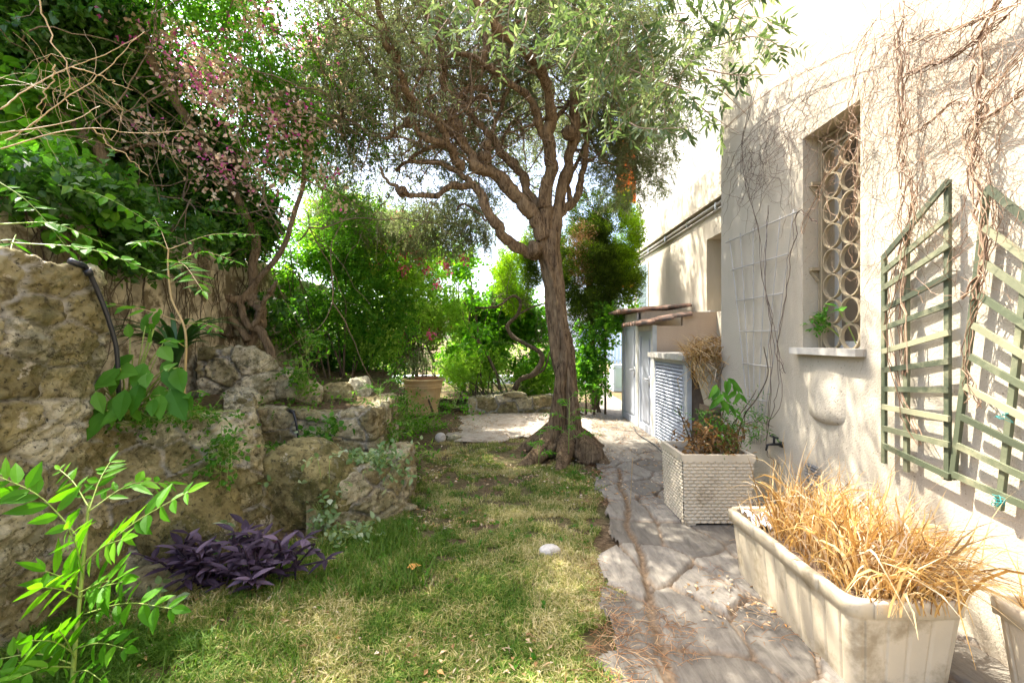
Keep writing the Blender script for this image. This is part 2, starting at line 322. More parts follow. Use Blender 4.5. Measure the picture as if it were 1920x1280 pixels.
# ground
m, t, b, out = nt("garden_soil"); n1 = noise(t, 2.2, 6, .6); n2 = noise(t, 30, 6, .7)
c = ramp(t, n2, [(.3, (.055, .038, .022)), (.5, (.13, .09, .052)), (.7, (.26, .19, .115))])
c = mix(t, ramp(t, n1, [(.42, (0, 0, 0)), (.62, (.75, .75, .75))]), c, ramp(t, n2, [(.3, (.06, .075, .02)), (.7, (.18, .17, .07))]))
t.links.new(c, b.inputs["Base Color"]); b.inputs["Roughness"].default_value = .97; b.inputs["Specular IOR Level"].default_value = .1; bump(t, b, n2, 1, .03); M['ground'] = m
m, t, b, out = nt("patio_concrete"); n2 = noise(t, 14, 7, .7)
c = ramp(t, n2, [(.3, (.24, .20, .155)), (.65, (.42, .37, .30))]); c = mix(t, ramp(t, noise(t, 4, 6, .7), [(.5, (0, 0, 0)), (.66, (.8, .8, .8))]), c, (.20, .14, .09))
t.links.new(c, b.inputs["Base Color"]); b.inputs["Roughness"].default_value = .9; bump(t, b, n2, .5, .015); M['patio'] = m
# ------------------------------------------------------------------ setting: ground, terraces, path
def ground_sheet():
    mb = MB(); xs = np.concatenate([[-600, -120, -30, -12], np.arange(-6, 6.01, .15), [12, 30, 120, 600]]); ys = np.concatenate([[-600, -60, -12], np.arange(-3, 14.01, .15), [20, 60, 200, 900]])
    X, Y = np.meshgrid(xs, ys); p = np.stack([X, Y, 0*X], -1); near = (np.abs(X) < 6) & (Y > -3) & (Y < 14)
    Z = np.where(near, fbm(p*1.3, 3)*.05-.012, -.03); Z = np.where((X > .02+.166*Y-.1), np.minimum(Z, -.02), Z); Z = np.where(Y > 14, -.05, Z)
    V = np.stack([X, Y, Z], -1).reshape(-1, 3); nx = len(xs); i = (np.arange(len(ys)-1)*nx)[:, None]+np.arange(nx-1)[None]; i = i.ravel()
    mb.add(V, np.stack([i, i+1, i+nx+1, i+nx], -1)); return mb.build("ground", M['ground'], smooth=True)
struct(ground_sheet())

def terrace(name, poly, z, amp=.06, thick=.3):
    mb = MB(); poly = np.array(poly, float); lo = poly.min(0); hi = poly.max(0); d = .07
    xs = np.arange(lo[0], hi[0]+d, d); ys = np.arange(lo[1], hi[1]+d, d); X, Y = np.meshgrid(xs, ys)
    ins = np.zeros(X.shape, bool); j = len(poly)-1
    for i in range(len(poly)):
        xi, yi = poly[i]; xj, yj = poly[j]
        c = ((yi > Y) != (yj > Y)) & (X < (xj-xi)*(Y-yi)/(yj-yi+1e-12)+xi); ins ^= c; j = i
    zz = z(X, Y) if callable(z) else z
    Z = zz+fbm(np.stack([X, Y, 0*X], -1)*3, 9)*amp*2; V = np.stack([X, Y, Z], -1).reshape(-1, 3); nx = len(xs)
    i = (np.arange(len(ys)-1)*nx)[:, None]+np.arange(nx-1)[None]; ok = ins[:-1, :-1] | ins[1:, 1:]; i = i[ok]
    mb.add(V, np.stack([i, i+1, i+nx+1, i+nx], -1)); return struct(mb.build(name, M['ground'], smooth=True))
terrace("upper_bed_soil", [(-3.5, 2.75), (-2.55, 2.85), (-2.1, 3.36), (-2.14, 3.62), (-2.72, 4.75), (-3.5, 4.75)], .86)
terrace("terrace_soil", [(-3.5, 4.6), (-1.5, 4.68), (-1.5, 6.3), (-2.3, 8.2), (-3.5, 8.2)], lambda x, y: .66+.09*np.clip((-x-1.6), 0, 2)+.05*(y-4.6))
terrace("lower_bed_soil", [(-2.65, 4.7), (-2.1, 3.7), (-1.95, 3.5), (-1.42, 3.68), (-1.05, 3.98), (-1.05, 5.2), (-1.5, 5.2), (-1.5, 4.75), (-2.0, 4.75)], lambda x, y: .33-.10*np.clip(y-4.2, 0, 1)*2)
terrace("slope_soil", [(-7, 2.0), (-3.4, 2.0), (-3.4, 8.1), (-7, 8.1)], lambda x, y: 1.5+0*x)
terrace("hedge_bed_soil", [(-6, 9.45), (1.0, 9.45), (1.2, 13), (-6, 13)], lambda x, y: .22+0*x)

def voronoi(pts, seeds, w=None, chunk=20000):     # nearest seed, distance gap to second seed
    idx = np.empty(len(pts), int); gap = np.empty(len(pts))
    for a in range(0, len(pts), chunk):
        D = np.linalg.norm(pts[a:a+chunk, None]-seeds[None], axis=-1)
        if w is not None: D = D-w[None]
        k = np.argpartition(D, 1, axis=1)[:, :2]; d = np.take_along_axis(D, k, 1); o = np.argsort(d, 1)
        k = np.take_along_axis(k, o, 1); d = np.take_along_axis(d, o, 1); idx[a:a+chunk] = k[:, 0]; gap[a:a+chunk] = d[:, 1]-d[:, 0]
    return idx, gap
def poisson(lo, hi, rad, tries=6000, seed=1):
    r = np.random.default_rng(seed); out = []
    for _ in range(tries):
        p = lo+r.random(2)*(hi-lo); q = rad(p) if callable(rad) else rad
        if all((p[0]-o[0])**2+(p[1]-o[1])**2 > q*q for o in out): out.append(p)
    return np.array(out)

def flag_path():
    d = .016; xs = np.arange(.2, 2.6, d); ys = np.arange(-.6, 14.0, d); X, Y = np.meshgrid(xs, ys)
    p = np.stack([X.ravel(), Y.ravel()], -1); sc = np.array([1.2, .85])
    wv = np.stack([fbm(np.c_[p*1.9, 0*p[:, :1]], 5), fbm(np.c_[p*1.9, 0*p[:, :1]+7], 6)], -1)*.16
    seeds = poisson(np.array([.0, -1.]), np.array([3.2, 12.5]), .30, 9000, 4)
    idx, gap = voronoi((p+wv)*sc, seeds)
    rr = np.random.default_rng(2); sx = seeds/sc; xl = .04+.166*sx[:, 1]
    ins = sx[:, 0] > xl+.0; keep = ins[idx]; far = sstep(5.4, 6.4, p[:, 1]); hard = (p[:, 0] > .03+.168*p[:, 1]); soft = p[:, 0] > .085+.166*p[:, 1]-.03+fbm(np.c_[p*4, 0*p[:, :1]], 15)*.20
    keep = np.where(p[:, 1] > 5.6, hard, keep & soft)
    tone = rr.random(len(seeds))[idx]; joint = np.abs(p[:, 0]-(.36+.166*p[:, 1]*.94+fbm(np.c_[p*2.2, 0*p[:, :1]], 16)*.12)); gap = np.minimum(gap, np.where(p[:, 1] < 5.2, joint*.9, gap)); e = sstep(.008, .030, gap+fbm(np.c_[p*16, 0*p[:, :1]], 17, 3)*.02); tone = tone*(1-far)+.42*far
    e = e*(1-far*.9)+far*.9
    z = -.008+e*(.022+.022*tone)+fbm(np.c_[p*14, 0*p[:, :1]], 8, 3)*.012
    z = np.where(p[:, 1] > 5.6, np.minimum(z, .03), z)
    V = np.c_[p, z]; nx = len(xs); i = (np.arange(len(ys)-1)*nx)[:, None]+np.arange(nx-1)[None]; i = i.ravel(); kk = keep[i] & keep[i+1] & keep[i+nx] & keep[i+nx+1]; i = i[kk]
    mb = MB(); mb.add(V, np.stack([i, i+1, i+nx+1, i+nx], -1), attr={'tone': tone, 'mort': 1-e})
    return struct(mb.build("flagstone_path", M['slate'], smooth=True))
flag_path()
mb = MB(); xs = np.linspace(-1.0, 1.55, 60); ys = np.linspace(6.55, 9.3, 60); X, Y = np.meshgrid(xs, ys)
Z = .012+fbm(np.stack([X, Y, 0*X], -1)*3, 4)*.03; ok = (Y > 6.7+.35*np.sin(X*2)+fbm(np.stack([X, Y, 0*X], -1)*4, 3)*.6) & (X > -.9+fbm(np.stack([X, Y, 0*X], -1)*3, 2)*.5) & (X < .02+.168*Y)
i = (np.arange(59)*60)[:, None]+np.arange(59)[None]; i = i[ok[:-1, :-1]]
mb.add(np.stack([X, Y, Z], -1).reshape(-1, 3), np.stack([i, i+1, i+61, i+60], -1)); struct(mb.build("patio_paving", M['patio'], smooth=True))

# ------------------------------------------------------------------ stone walls and rocks
def stone_wall(name, path, zb, zt, tw, size, seed, mat, label, relief=.035, du=.014, rough=.03, squash=1.5, flare=0.0, cat="stone wall", boost=None):
    path = np.array(path, float); m = 400; pp = smooth_path(np.c_[path, 0*path[:, :1]], m)[:, :2]
    s = np.r_[0, np.cumsum(np.linalg.norm(np.diff(pp, axis=0), axis=1))]; nu = max(8, int(s[-1]/du)); su = np.linspace(0, s[-1], nu)
    q = np.c_[np.interp(su, s, pp[:, 0]), np.interp(su, s, pp[:, 1])]; d = unit(np.gradient(q, axis=0)); n = np.c_[d[:, 1], -d[:, 0]]
    zbf = zb if callable(zb) else (lambda x, a=zb: a+0*x); ztf = zt if callable(zt) else (lambda x, a=zt: a+0*x)
    ztv = ztf(su/s[-1])+fbm(np.c_[su*3, 0*su, 0*su], seed)*.10; zbv = zbf(su/s[-1]); hmax = (ztv-zbv).max(); nv = int((hmax+tw)/du)+2
    U, K = np.meshgrid(np.arange(nu), np.arange(nv)); v = K*du; hgt = (ztv-zbv)[U]; scale = hgt/hmax; vv = v*1.0
    front = vv < hgt; over = np.clip(vv-hgt, 0, tw); zz = zbv[U]+np.minimum(vv, hgt)
    P0 = np.stack([q[U, 0]-n[U, 0]*over, q[U, 1]-n[U, 1]*over, zz], -1)
    tt = sstep(-.06, .06, vv-hgt)
    D = np.stack([n[U, 0]*(1-tt), n[U, 1]*(1-tt), tt], -1); D = D/np.linalg.norm(D, axis=-1, keepdims=True)
    uv = np.stack([su[U], v*squash], -1).reshape(-1, 2)
    wv = np.stack([fbm(np.c_[uv*3.5, 0*uv[:, :1]], seed), fbm(np.c_[uv*3.5, 0*uv[:, :1]+5], seed+1)], -1)*.14
    sz = size if callable(size) else (lambda p, a=size: a)
    seeds = poisson(np.array([-.2, -.1]), np.array([s[-1]+.2, (hmax+tw)*squash+.1]), sz, 5000, seed); r = np.random.default_rng(seed)
    w = r.random(len(seeds))*.10*1.0
    idx, gap = voronoi(uv+wv, seeds, w)
    e = sstep(.016, .028, gap); cell = r.random(len(seeds))
    h = e*(relief*(.35+.9*cell[idx])) + fbm(np.c_[uv*2.5, 0*uv[:, :1]], seed+3, 3)*rough*.8 + (np.abs(fbm(np.c_[uv*11, 0*uv[:, :1]], seed+9, 4))-.1)*rough*2.2 + fbm(np.c_[uv*26, 0*uv[:, :1]], seed+5, 3)*rough*.7
    flr = flare*np.clip(1-vv/hgt, 0, 1).ravel()**1.5
    V = P0.reshape(-1, 3)+D.reshape(-1, 3)*(h+flr)[:, None]
    if boost is not None: V = boost(V)
    i = (np.arange(nv-1)*nu)[:, None]+np.arange(nu-1)[None]; i = i.ravel()
    mb = MB(); mb.add(V, np.stack([i, i+1, i+nu+1, i+nu], -1), attr={'tone': r.random(len(seeds))[idx], 'mort': (1-sstep(.012, .030, gap+fbm(np.c_[uv*20, 0*uv[:, :1]], seed+8, 3)*.03))})
    # rear face so that the wall is solid
    b = q-n*(tw-.005); nb = len(b); B = np.r_[np.c_[b, zbv], np.c_[b, ztv]]; k = np.arange(nb-1)
    mb.add(B, np.stack([k, k+nb, k+nb+1, k+1], -1), attr={'mort': np.ones(2*nb)})
    return tag(mb.build(name, M[mat], smooth=True), label, cat)
stone_wall("retaining_wall", [(-2.4, -1.2), (-2.4, 0), (-2.4, 1.2), (-2.4, 2.4), (-2.41, 2.62), (-2.47, 2.78), (-2.66, 2.88), (-3.0, 2.92), (-3.42, 2.94)], -.06, lambda x: 1.86-.06*sstep(.75, 1, x), .35,
    lambda p: .46-.24*sstep(1.0, 1.6, p[1]), 21, 'stone', "tall rough limestone retaining wall with a pale mortared top at the left edge", .022, .012, .04)
stone_wall("raised_bed_wall", [(-2.62, 2.62), (-2.5, 2.86), (-2.3, 3.04), (-2.08, 3.22), (-1.97, 3.38), (-2.02, 3.62), (-2.28, 4.05), (-2.62, 4.66)], -.06, lambda x: .90+.03*np.sin(x*9), .2,
    lambda p: .38-.22*sstep(.8, 1.2, p[1]), 35, 'stone', "curved stone wall of the raised bed holding the broad leaved plant", .024, .011, .045, flare=.22)
stone_wall("raised_bed_wall", [(-2.8, 4.62), (-2.3, 4.6), (-1.8, 4.6), (-1.48, 4.64), (-1.38, 4.8), (-1.4, 5.4), (-1.55, 6.2)], .2, .73, .2, .26, 44, 'stone_pale',
    "mossy stone bed wall with a short black hose running down its face", .03, .013, .03)
stone_wall("low_wall", [(-1.55, 3.5), (-1.36, 3.56), (-1.18, 3.68), (-1.02, 3.86), (-.96, 4.1), (-.98, 4.5), (-1.1, 5.0)], -.05, lambda x: .30+.12*sstep(.1, .5, x)-.25*sstep(.65, 1, x), .15, .24, 51, 'stone_pale',
    "low crumbling stone wall end beside the lawn with trailing variegated leaves", .045, .012, .04)
stone_wall("low_wall", [(-.85, 9.05), (-.3, 9.12), (.3, 9.2), (.9, 9.3), (1.3, 9.5)], -.05, .28, .25, .30, 63, 'stone_pale',
    "low stone kerb wall across the back of the patio under the hedge", .05, .02, .04, 1.0)
stone_wall("low_wall", [(-3.25, 4.86), (-2.95, 4.84), (-2.72, 4.9), (-2.62, 5.1), (-2.66, 5.6)], .6, lambda x: 1.32-.25*sstep(.35, .8, x), .25, .3, 71, 'stone',
    "short broken stone wall at the foot of the climbing trunk", .05, .016, .05)

def rock(name, c, r, seed, mat, label, rz=0, flat=.16, sub=5, cat="rock", group=None, rough=.10):
    bm = bmesh.new(); bmesh.ops.create_icosphere(bm, subdivisions=sub, radius=1); rr = np.random.default_rng(seed)
    V = np.array([v.co[:] for v in bm.verts]); Fc = np.array([[v.index for v in f.verts] for f in bm.faces]); bm.free()
    for _ in range(9):                             # cut flat facets
        n = unit(rr.normal(size=3)); k = V@n; lim = 1-flat*(1+rr.random()); V = V-np.outer(np.clip(k-lim, 0, None)*.9, n)
    V = V*(1+fbm(V*1.6+seed, seed, 5)[:, None]*rough*2.2-np.clip(.05-np.abs(fbm(V*2.1+seed, seed+6, 4)), 0, .05)[:, None]*rough*9+fbm(V*6+seed, seed+2, 3)[:, None]*rough*.5)
    V = V*np.array(r); cz, sz = math.cos(rz), math.sin(rz); V = np.c_[V[:, 0]*cz-V[:, 1]*sz, V[:, 0]*sz+V[:, 1]*cz, V[:, 2]]
    mb = MB(); mb.add(V, Fc, attr={'tone': np.full(len(V), rr.random()), 'mort': np.zeros(len(V))})
    o = mb.build(name, M[mat], smooth=True); o.location = c; tag(o, label, cat, group); return o
rock("boulder", (-1.66, 3.74, .19), (.46, .40, .46), 5, 'boulder', "large brown mossy boulder under the curved bed wall behind the purple plant", .3, .36, 6)
rock("boulder", (-2.14, 3.08, .14), (.33, .24, .42), 8, 'boulder', "upright mossy boulder at the foot of the curved bed wall left of the largest boulder", .8)
rock("boulder", (-2.42, 2.62, .16), (.16, .26, .30), 14, 'boulder', "small mossy boulder built into the base of the tall retaining wall", .1)
rock("rock", (-2.36, 5.15, .86), (.26, .2, .19), 3, 'stone_pale', "rounded rock on the terrace right of the climbing trunk", .2)
rock("rock", (-2.78, 4.74, .83), (.2, .16, .17), 6, 'stone', "grey rock under the broken stone wall on the terrace", .9)
rock("rock", (-2.05, 5.45, .80), (.24, .2, .16), 9, 'stone', "flat mossy rock behind the shrub sprig on the terrace", .5)
rock("rock", (-1.95, 5.9, .80), (.24, .24, .27), 16, 'stone', "rough rock leaning at the right end of the terrace", .2, .3)
rock("rubble_stone", (-2.05, 2.72, .03), (.24, .2, .10), 19, 'stone_pale', "low mound of pale rubble beside the purple plant", .4)
rock("stone_ball", (-1.02, 6.62, .055), (.078, .078, .075), 2, 'white_stone', "round pale stone ball on the ground left of the patio", 0, .03, 4, rough=.02)
rock("stone_slab", (-1.08+.12, 4.02, .0), (.14, .08, .03), 23, 'stone_pale', "thin flat stone lying in the grass beside the low wall", .2)
rock("white_stone", (.255, 3.155, .012), (.078, .05, .05), 27, 'white_stone', "smooth white stone half buried in the lawn", .1, .05, 4, rough=.03)
rock("rock", (-.84, 6.75, .03), (.12, .07, .05), 31, 'stone', "flat brown rock beside the round stone ball", .5)
rock("cap_stone", (.03, 9.15, .35), (.27, .14, .10), 37, 'stone_pale', "squared pale block lying on the low kerb wall at the back of the patio", 0, .34, 4)

mb = MB(); ys = np.linspace(1.2, 8.6, 160); zs = np.linspace(0, 1, 60); Yg, Sg = np.meshgrid(ys, zs)
top = 2.62-.02*Yg+fbm(np.stack([Yg*1.5, 0*Yg, 0*Yg], -1), 3)*.25; Zg = Sg*top; Xg = -3.42+fbm(np.stack([Yg*2, Zg*2, 0*Yg], -1), 5)*.10
i = (np.arange(59)*160)[:, None]+np.arange(159)[None]; i = i.ravel(); Vf = np.stack([Xg, Yg, Zg], -1).reshape(-1, 3)
mb.add(Vf, np.stack([i, i+1, i+161, i+160], -1)); Vb = Vf[-160:]; mb.add(np.r_[Vb, Vb-[.3, 0, 0]], np.stack([np.arange(159), np.arange(1, 160), np.arange(161, 320), np.arange(160, 319)], -1))
mb.add(np.r_[Vb-[.3, 0, 0], np.c_[Vb[:, 0]-.3, Vb[:, 1], 0*Vb[:, 0]]], np.stack([np.arange(159), np.arange(1, 160), np.arange(161, 320), np.arange(160, 319)], -1))
tag(mb.build("boundary_wall", M['plaster_old'], smooth=True), "old stained plaster boundary wall behind the terrace covered in dry roots", "wall")

# ------------------------------------------------------------------ the house
house = thing("house", "cream stucco house along the right side with a grilled window", "house")
WX = 2.2; WY0, WY1, WZ0, WZ1 = 2.93, 3.51, 1.39, 2.97
mb = MB()
mb.lohi((WX, -5, -.1), (2.6, 4.88, WZ0)); mb.lohi((WX, -5, WZ1), (2.6, 4.88, 7.4)); mb.lohi((WX, WY1, WZ0), (2.6, 4.88, WZ1)); mb.lohi((WX, -5, WZ0), (2.6, WY0, WZ1))
mb.lohi((2.6, 4.5, -.1), (3.35, 4.88, 7.4)); mb.build("wall", M['stucco'], house)
mb = MB()                                          # recessed wing with its niche
mb.lohi((3.0, 4.88, -.1), (3.4, 11.35, 1.86)); mb.lohi((3.0, 4.88, 2.99), (3.4, 11.35, 3.48)); mb.lohi((3.0, 7.15, 1.86), (3.4, 11.35, 2.99)); mb.lohi((3.28, 4.88, 1.86), (3.4, 7.15, 2.99))
mb.lohi((3.4, 4.88, -.1), (4.5, 11.35, 8)); mb.build("wing_wall", M['stucco'], house)
mb = MB(); mb.lohi((3.03, 4.88, 3.48), (3.4, 11.34, 8)); mb.build("upper_wall", M['stucco_white'], house)
mb = MB(); mb.lohi((2.93, 4.88, 3.50), (3.03, 9.42, 3.97)); mb.lohi((2.90, 4.88, 3.46), (3.03, 11.37, 3.50)); mb.build("fascia", M['stucco'], house)
pip = MB(); pip.tube([(2.955, 4.9, 3.40), (2.955, 11.2, 3.40)], .025, 10); pip.tube([(2.965, 4.9, 3.33), (2.965, 11.2, 3.34)], .012, 6); pipe = pip.build("drain_pipe", M['marble'], house, True)
for y in np.arange(5.6, 11, 1.1): mb = MB(); mb.box((2.965, y, 3.385), (.07, .03, .10)); mb.build("pipe_clip", M['steel'], pipe)
mb = MB(); mb.box((2.985, 8.6, 1.875), (.07, 3.4, .03)); mb.build("ledge", M['marble'], house)
win = MB(); x0 = 2.44                              # window joinery behind the grille
for a, bb in (((x0, WY0, WZ0), (x0+.05, WY1, WZ0+.05)), ((x0, WY0, WZ1-.06), (x0+.05, WY1, WZ1)), ((x0, WY0, WZ0+.05), (x0+.05, WY0+.05, WZ1-.06)), ((x0, WY1-.05, WZ0+.05), (x0+.05, WY1, WZ1-.06)), ((x0-.004, 3.16, WZ0+.05), (x0+.046, 3.215, WZ1-.06))): win.lohi(a, bb)
window = win.build("window", M['trim'], house)
mb = MB(); mb.lohi((x0+.02, WY0+.05, WZ0+.05), (x0+.026, 3.16, WZ1-.06), 1); mb.lohi((x0+.02, 3.215, WZ0+.05), (x0+.026, WY1-.05, WZ1-.06)); mb.build("pane", [M['glass'], M['curtain']], window)
mb = MB(); mb.lohi((2.13, WY0-.05, WZ0-.045), (2.44, WY1+.06, WZ0+.002)); mb.build("sill", M['marble'], window)
gr = MB(); gx = 2.325
def ring(mb, y, z, r, w=.010, dp=.026, n=36):
    a = np.arange(n)/n*2*math.pi; V = []
    for rr, xx in ((r, gx-dp/2), (r, gx+dp/2), (r-w, gx+dp/2), (r-w, gx-dp/2)): V.append(np.c_[np.full(n, xx), y+rr*np.cos(a), z+rr*np.sin(a)])
    V = np.vstack(V); j = np.arange(n); k = (j+1) % n; fs = []
    for p in range(4): q = (p+1) % 4; fs.append(np.stack([p*n+j, p*n+k, q*n+k, q*n+j], -1))
    mb.add(V, fs)
for y in (2.999, 3.181, 3.363):
    for k in range(-5, 3): ring(gr, y, 2.387+.183*k, .0915)
for y in (2.945, 3.465, 3.492): gr.lohi((gx-.016, y-.009, WZ0+.004), (gx+.016, y+.009, WZ1-.03))
for z in (2.86, 2.94): gr.lohi((gx-.014, 2.954, z-.009), (gx+.014, 3.456, z+.009))
for z in (1.62, 1.98, 2.62): gr.lohi((gx-.08, 3.47, z-.012), (gx-.02, 3.53, z+.012)); gr.bar((gx-.075, 3.5, z-.01), (gx-.02, 3.49, z-.09), .02, .012, (0, 1, 0))
gr.build("grille", M['grille'], window)
v = MB(); v.lohi((2.186, 3.30, .33), (2.204, 3.46, .54))
for z in np.arange(.35, .53, .022): v.bar((2.182, 3.31, z), (2.182, 3.45, z), .016, .004, (1, 0, .8))
v.build("air_vent", M['steel'], house)
gt = MB()                                         # folding lattice gate in the far window
for k in range(8):
    y = 10.25+k*.10; gt.bar((2.985, y, 2.05), (2.985, y, 3.16), .022, .02)
    for z in np.arange(2.1, 3.1, .13):
        gt.bar((2.972, y, z), (2.972, y+.10, z+.13), .014, .006); gt.bar((2.966, y+.10, z), (2.966, y, z+.13), .014, .006)
gt.build("window_gate", M['green_gate'], house)
mb = MB(); mb.lohi((2.975, 10.2, 2.02), (2.99, 11.05, 3.2)); mb.build("shutter", M['pale_blue'], house)
# garden tap on the wall
tap = MB(); ty = 3.78; tap.tube([(2.2, ty, .60), (2.12, ty, .60), (2.08, ty, .595), (2.07, ty, .55)], [.011, .011, .010, .008], 10); tap.tube([(2.135, ty, .61), (2.135, ty, .655)], .009, 8); tap.tube([(2.135, ty-.05, .66), (2.135, ty+.05, .66)], .011, 8)
tap.box((2.195, ty, .60), (.02, .045, .045)); tag(tap.build("garden_tap", M['iron'], smooth=True), "dark garden tap on the house wall between the wicker pot and the air vent", "tap")
# half-round plaster wall pocket under the window
mb = MB(); a = np.linspace(0, math.pi, 28); prof = [(.0, .30), (.12, .24), (.32, .14), (.56, .04), (.80, -.06), (.86, -.11), (.74, -.155), (.44, -.185), (.0, -.20)]; V = []
cY, cZ = 3.25, 1.06
for r_, dz in prof: V.append(np.c_[2.2015-np.sin(a)**2*.062*r_, cY+np.cos(a)*(.20*(r_/.86)**.6 if dz < -.07 else .20), np.full(28, cZ+dz)])
V = np.vstack(V); i = (np.arange(8)*28)[:, None]+np.arange(27)[None]; i = i.ravel(); mb.add(V, np.stack([i, i+28, i+29, i+1], -1)) 
tag(mb.build("wall_bracket", M['stucco'], smooth=True), "half round plaster bracket on the house wall under the window sill", "bracket")
# wall lantern at the far corner, an open iron frame without glass
ln = thing("wall_lantern", "open black iron lantern frame at the far house corner", "lantern")
lx, ly, lz = 2.93, 11.5, 3.08
mb = MB(); mb.tube([(3.0, 11.3, lz+.02), (2.95, 11.42, lz+.12), (lx, ly, lz+.10)], .014, 6); mb.tube([(3.0, 11.3, lz-.12), (2.96, 11.4, lz+.0), (lx, ly, lz+.10)], .010, 6); mb.build("bracket", M['iron'], ln)
mb = MB()
for sx in (-1, 1):
    for sy in (-1, 1): mb.tube([(lx+sx*.07, ly+sy*.07, lz-.22), (lx+sx*.10, ly+sy*.10, lz+.02)], .008, 5)
for z, r_ in ((-.22, .075), (-.1, .09), (.02, .105)):
    for k in range(4):
        c4 = [(-1, -1), (1, -1), (1, 1), (-1, 1)]; p, q = c4[k], c4[(k+1) % 4]; mb.tube([(lx+p[0]*r_, ly+p[1]*r_, lz+z), (lx+q[0]*r_, ly+q[1]*r_, lz+z)], .007, 5)
mb.lathe([(.15, .02), (.11, .06), (.03, .11), (.001, .13)], (lx, ly, lz), 12); mb.build("frame", M['iron'], ln)

# awnings on the far facade
for nm, z0, z1, lab in (("upper", 5.02, 7.1, "tall faded orange awning hanging beyond the house high behind the olive foliage"), ("lower", 2.80, 3.24, "short orange awning valance beyond the far house corner behind the iron lantern")):
    mb = MB(); n = 24; x = np.linspace(2.72, 3.3, n); zs = np.linspace(z0, z1, 12); X, Z = np.meshgrid(x, zs); Yw = 12.1+.06*np.sin(X*28)+.03*np.sin(Z*3)
    i = (np.arange(11)*n)[:, None]+np.arange(n-1)[None]; i = i.ravel(); V = np.stack([X, Yw, Z], -1).reshape(-1, 3); mb.add(V, np.stack([i, i+1, i+n+1, i+n], -1)); mb.add(V+[0, .006, 0], np.stack([i, i+n, i+n+1, i+1], -1))
    o = tag(mb.build("awning", M['orange'], smooth=True), lab, "awning"); r_ = MB(); r_.tube([(2.68, 12.1, z1), (3.5, 12.1, z1)], .025, 8); r_.build("rail", M['steel'], o)

# ------------------------------------------------------------------ sheds and louvred cabinet against the wing
def tiles(x0, x1, y0, y1, z0, slope):             # barrel tiles as one roof mesh
    mb = MB(); k = int(round((y1-y0)/.15)); ny = k*10+1; Y = np.linspace(y0, y1, ny); rows = [x0]; x = x0; V = []; nx = 0
    xs = []
    for r in range(8):
        a = x0+(x1-x0)*r/3.0
        if a >= x1-.01: break
        xs += [(a, .012), (min(x1, a+(x1-x0)/3-.004), 0)]
    for x, lift in xs: V.append(np.c_[np.full(ny, x), Y, z0+(x-x0)*slope+.038*np.abs(np.sin((Y-y0)/.15*math.pi))**.8+lift*1.6+fbm(np.c_[Y*20, 0*Y+x*9, 0*Y], 4)*.008])
    A = np.vstack(V); i = (np.arange(len(xs)-1)*ny)[:, None]+np.arange(ny-1)[None]; i = i.ravel(); f = np.stack([i, i+ny, i+ny+1, i+1], -1)
    mb.add(A, f); B = A-[0, 0, .022]; mb.add(B, f[:, ::-1])
    e = np.arange(ny-1); mb.add(np.r_[V[0], V[0]-[0, 0, .03]], np.stack([e, e+1, e+1+ny, e+ny], -1))
    for col in (0, ny-1):
        L = np.array([v_[col] for v_ in V]); q = np.arange(len(L)-1); mb.add(np.r_[L, L-[0, 0, .03]], np.stack([q, q+1, q+1+len(L), q+len(L)], -1))
    return mb
def door(parent, x, y0, y1, z0, z1):
    w = .085; mb = MB(); mb.lohi((x, y0, z0), (x+.035, y0+w, z1)); mb.lohi((x, y1-w, z0), (x+.035, y1, z1))
    for a in (z0, z1-w, ): mb.lohi((x, y0+w, a), (x+.035, y1-w, a+w+.02*(a == z0)))
    mb.lohi((x+.018, y0+w, z0+w+.02), (x+.03, y1-w, z1-w)); mb.lohi((x+.004, y0+w+.05, z0+w+.07), (x+.024, y1-w-.05, z1-w-.05))
    d = mb.build("door", M['door_paint'], parent); h = MB(); hz = z0+(z1-z0)*.53; hy = y0+.10
    h.tube([(x, hy, hz), (x-.05, hy, hz)], .010, 8); h.tube([(x-.05, hy-.01, hz), (x-.052, hy+.12, hz)], .010, 8); h.lohi((x-.005, hy-.02, hz-.09), (x+.002, hy+.02, hz+.05)); h.build("handle", M['steel'], d, True); return d
SX = 2.07
s1 = thing("storage_shed", "nearer lean-to shed with a narrow pale panelled door and tiled roof", "shed", "lean-to sheds on the house wing")
mb = MB(); mb.lohi((SX+.02, 7.585, -.03), (3.0, 7.64, 1.66)); mb.build("wall", M['stucco_shaded'], s1)
mb = MB(); mb.lohi((SX+.02, 6.80, -.03), (3.0, 6.86, 1.655)); mb.lohi((2.5, 6.80, 1.655), (3.0, 6.86, 1.86)); mb.build("wall", M['stucco_shaded'], s1)
mb = MB(); mb.lohi((SX-.012, 6.79, 0), (SX+.05, 6.875, 1.665)); mb.lohi((SX-.012, 7.56, 0), (SX+.05, 7.63, 1.665)); mb.lohi((SX-.010, 6.875, 1.59), (SX+.05, 7.56, 1.665)); mb.build("door_frame", M['door_old'], s1)
door(s1, SX-.004, 6.88, 7.555, .03, 1.585); tiles(1.80, 2.62, 6.72, 7.62, 1.665, .20).build("roof", M['tile'], s1, True)
s2 = thing("storage_shed", "farther taller lean-to shed with a pale panelled door beyond the narrow one", "shed", "lean-to sheds on the house wing")
mb = MB(); mb.lohi((SX+.02, 7.645, -.03), (3.0, 7.70, 1.93)); mb.build("wall", M['stucco'], s2); mb = MB(); mb.lohi((SX+.02, 8.68, -.03), (3.0, 8.74, 1.93)); mb.build("wall", M['stucco'], s2)
mb = MB(); mb.lohi((SX-.012, 7.645, 0), (SX+.05, 7.725, 1.90)); mb.lohi((SX-.012, 8.63, 0), (SX+.05, 8.70, 1.90)); mb.lohi((SX-.010, 7.725, 1.76), (SX+.05, 8.63, 1.90)); mb.build("door_frame", M['door_old'], s2)
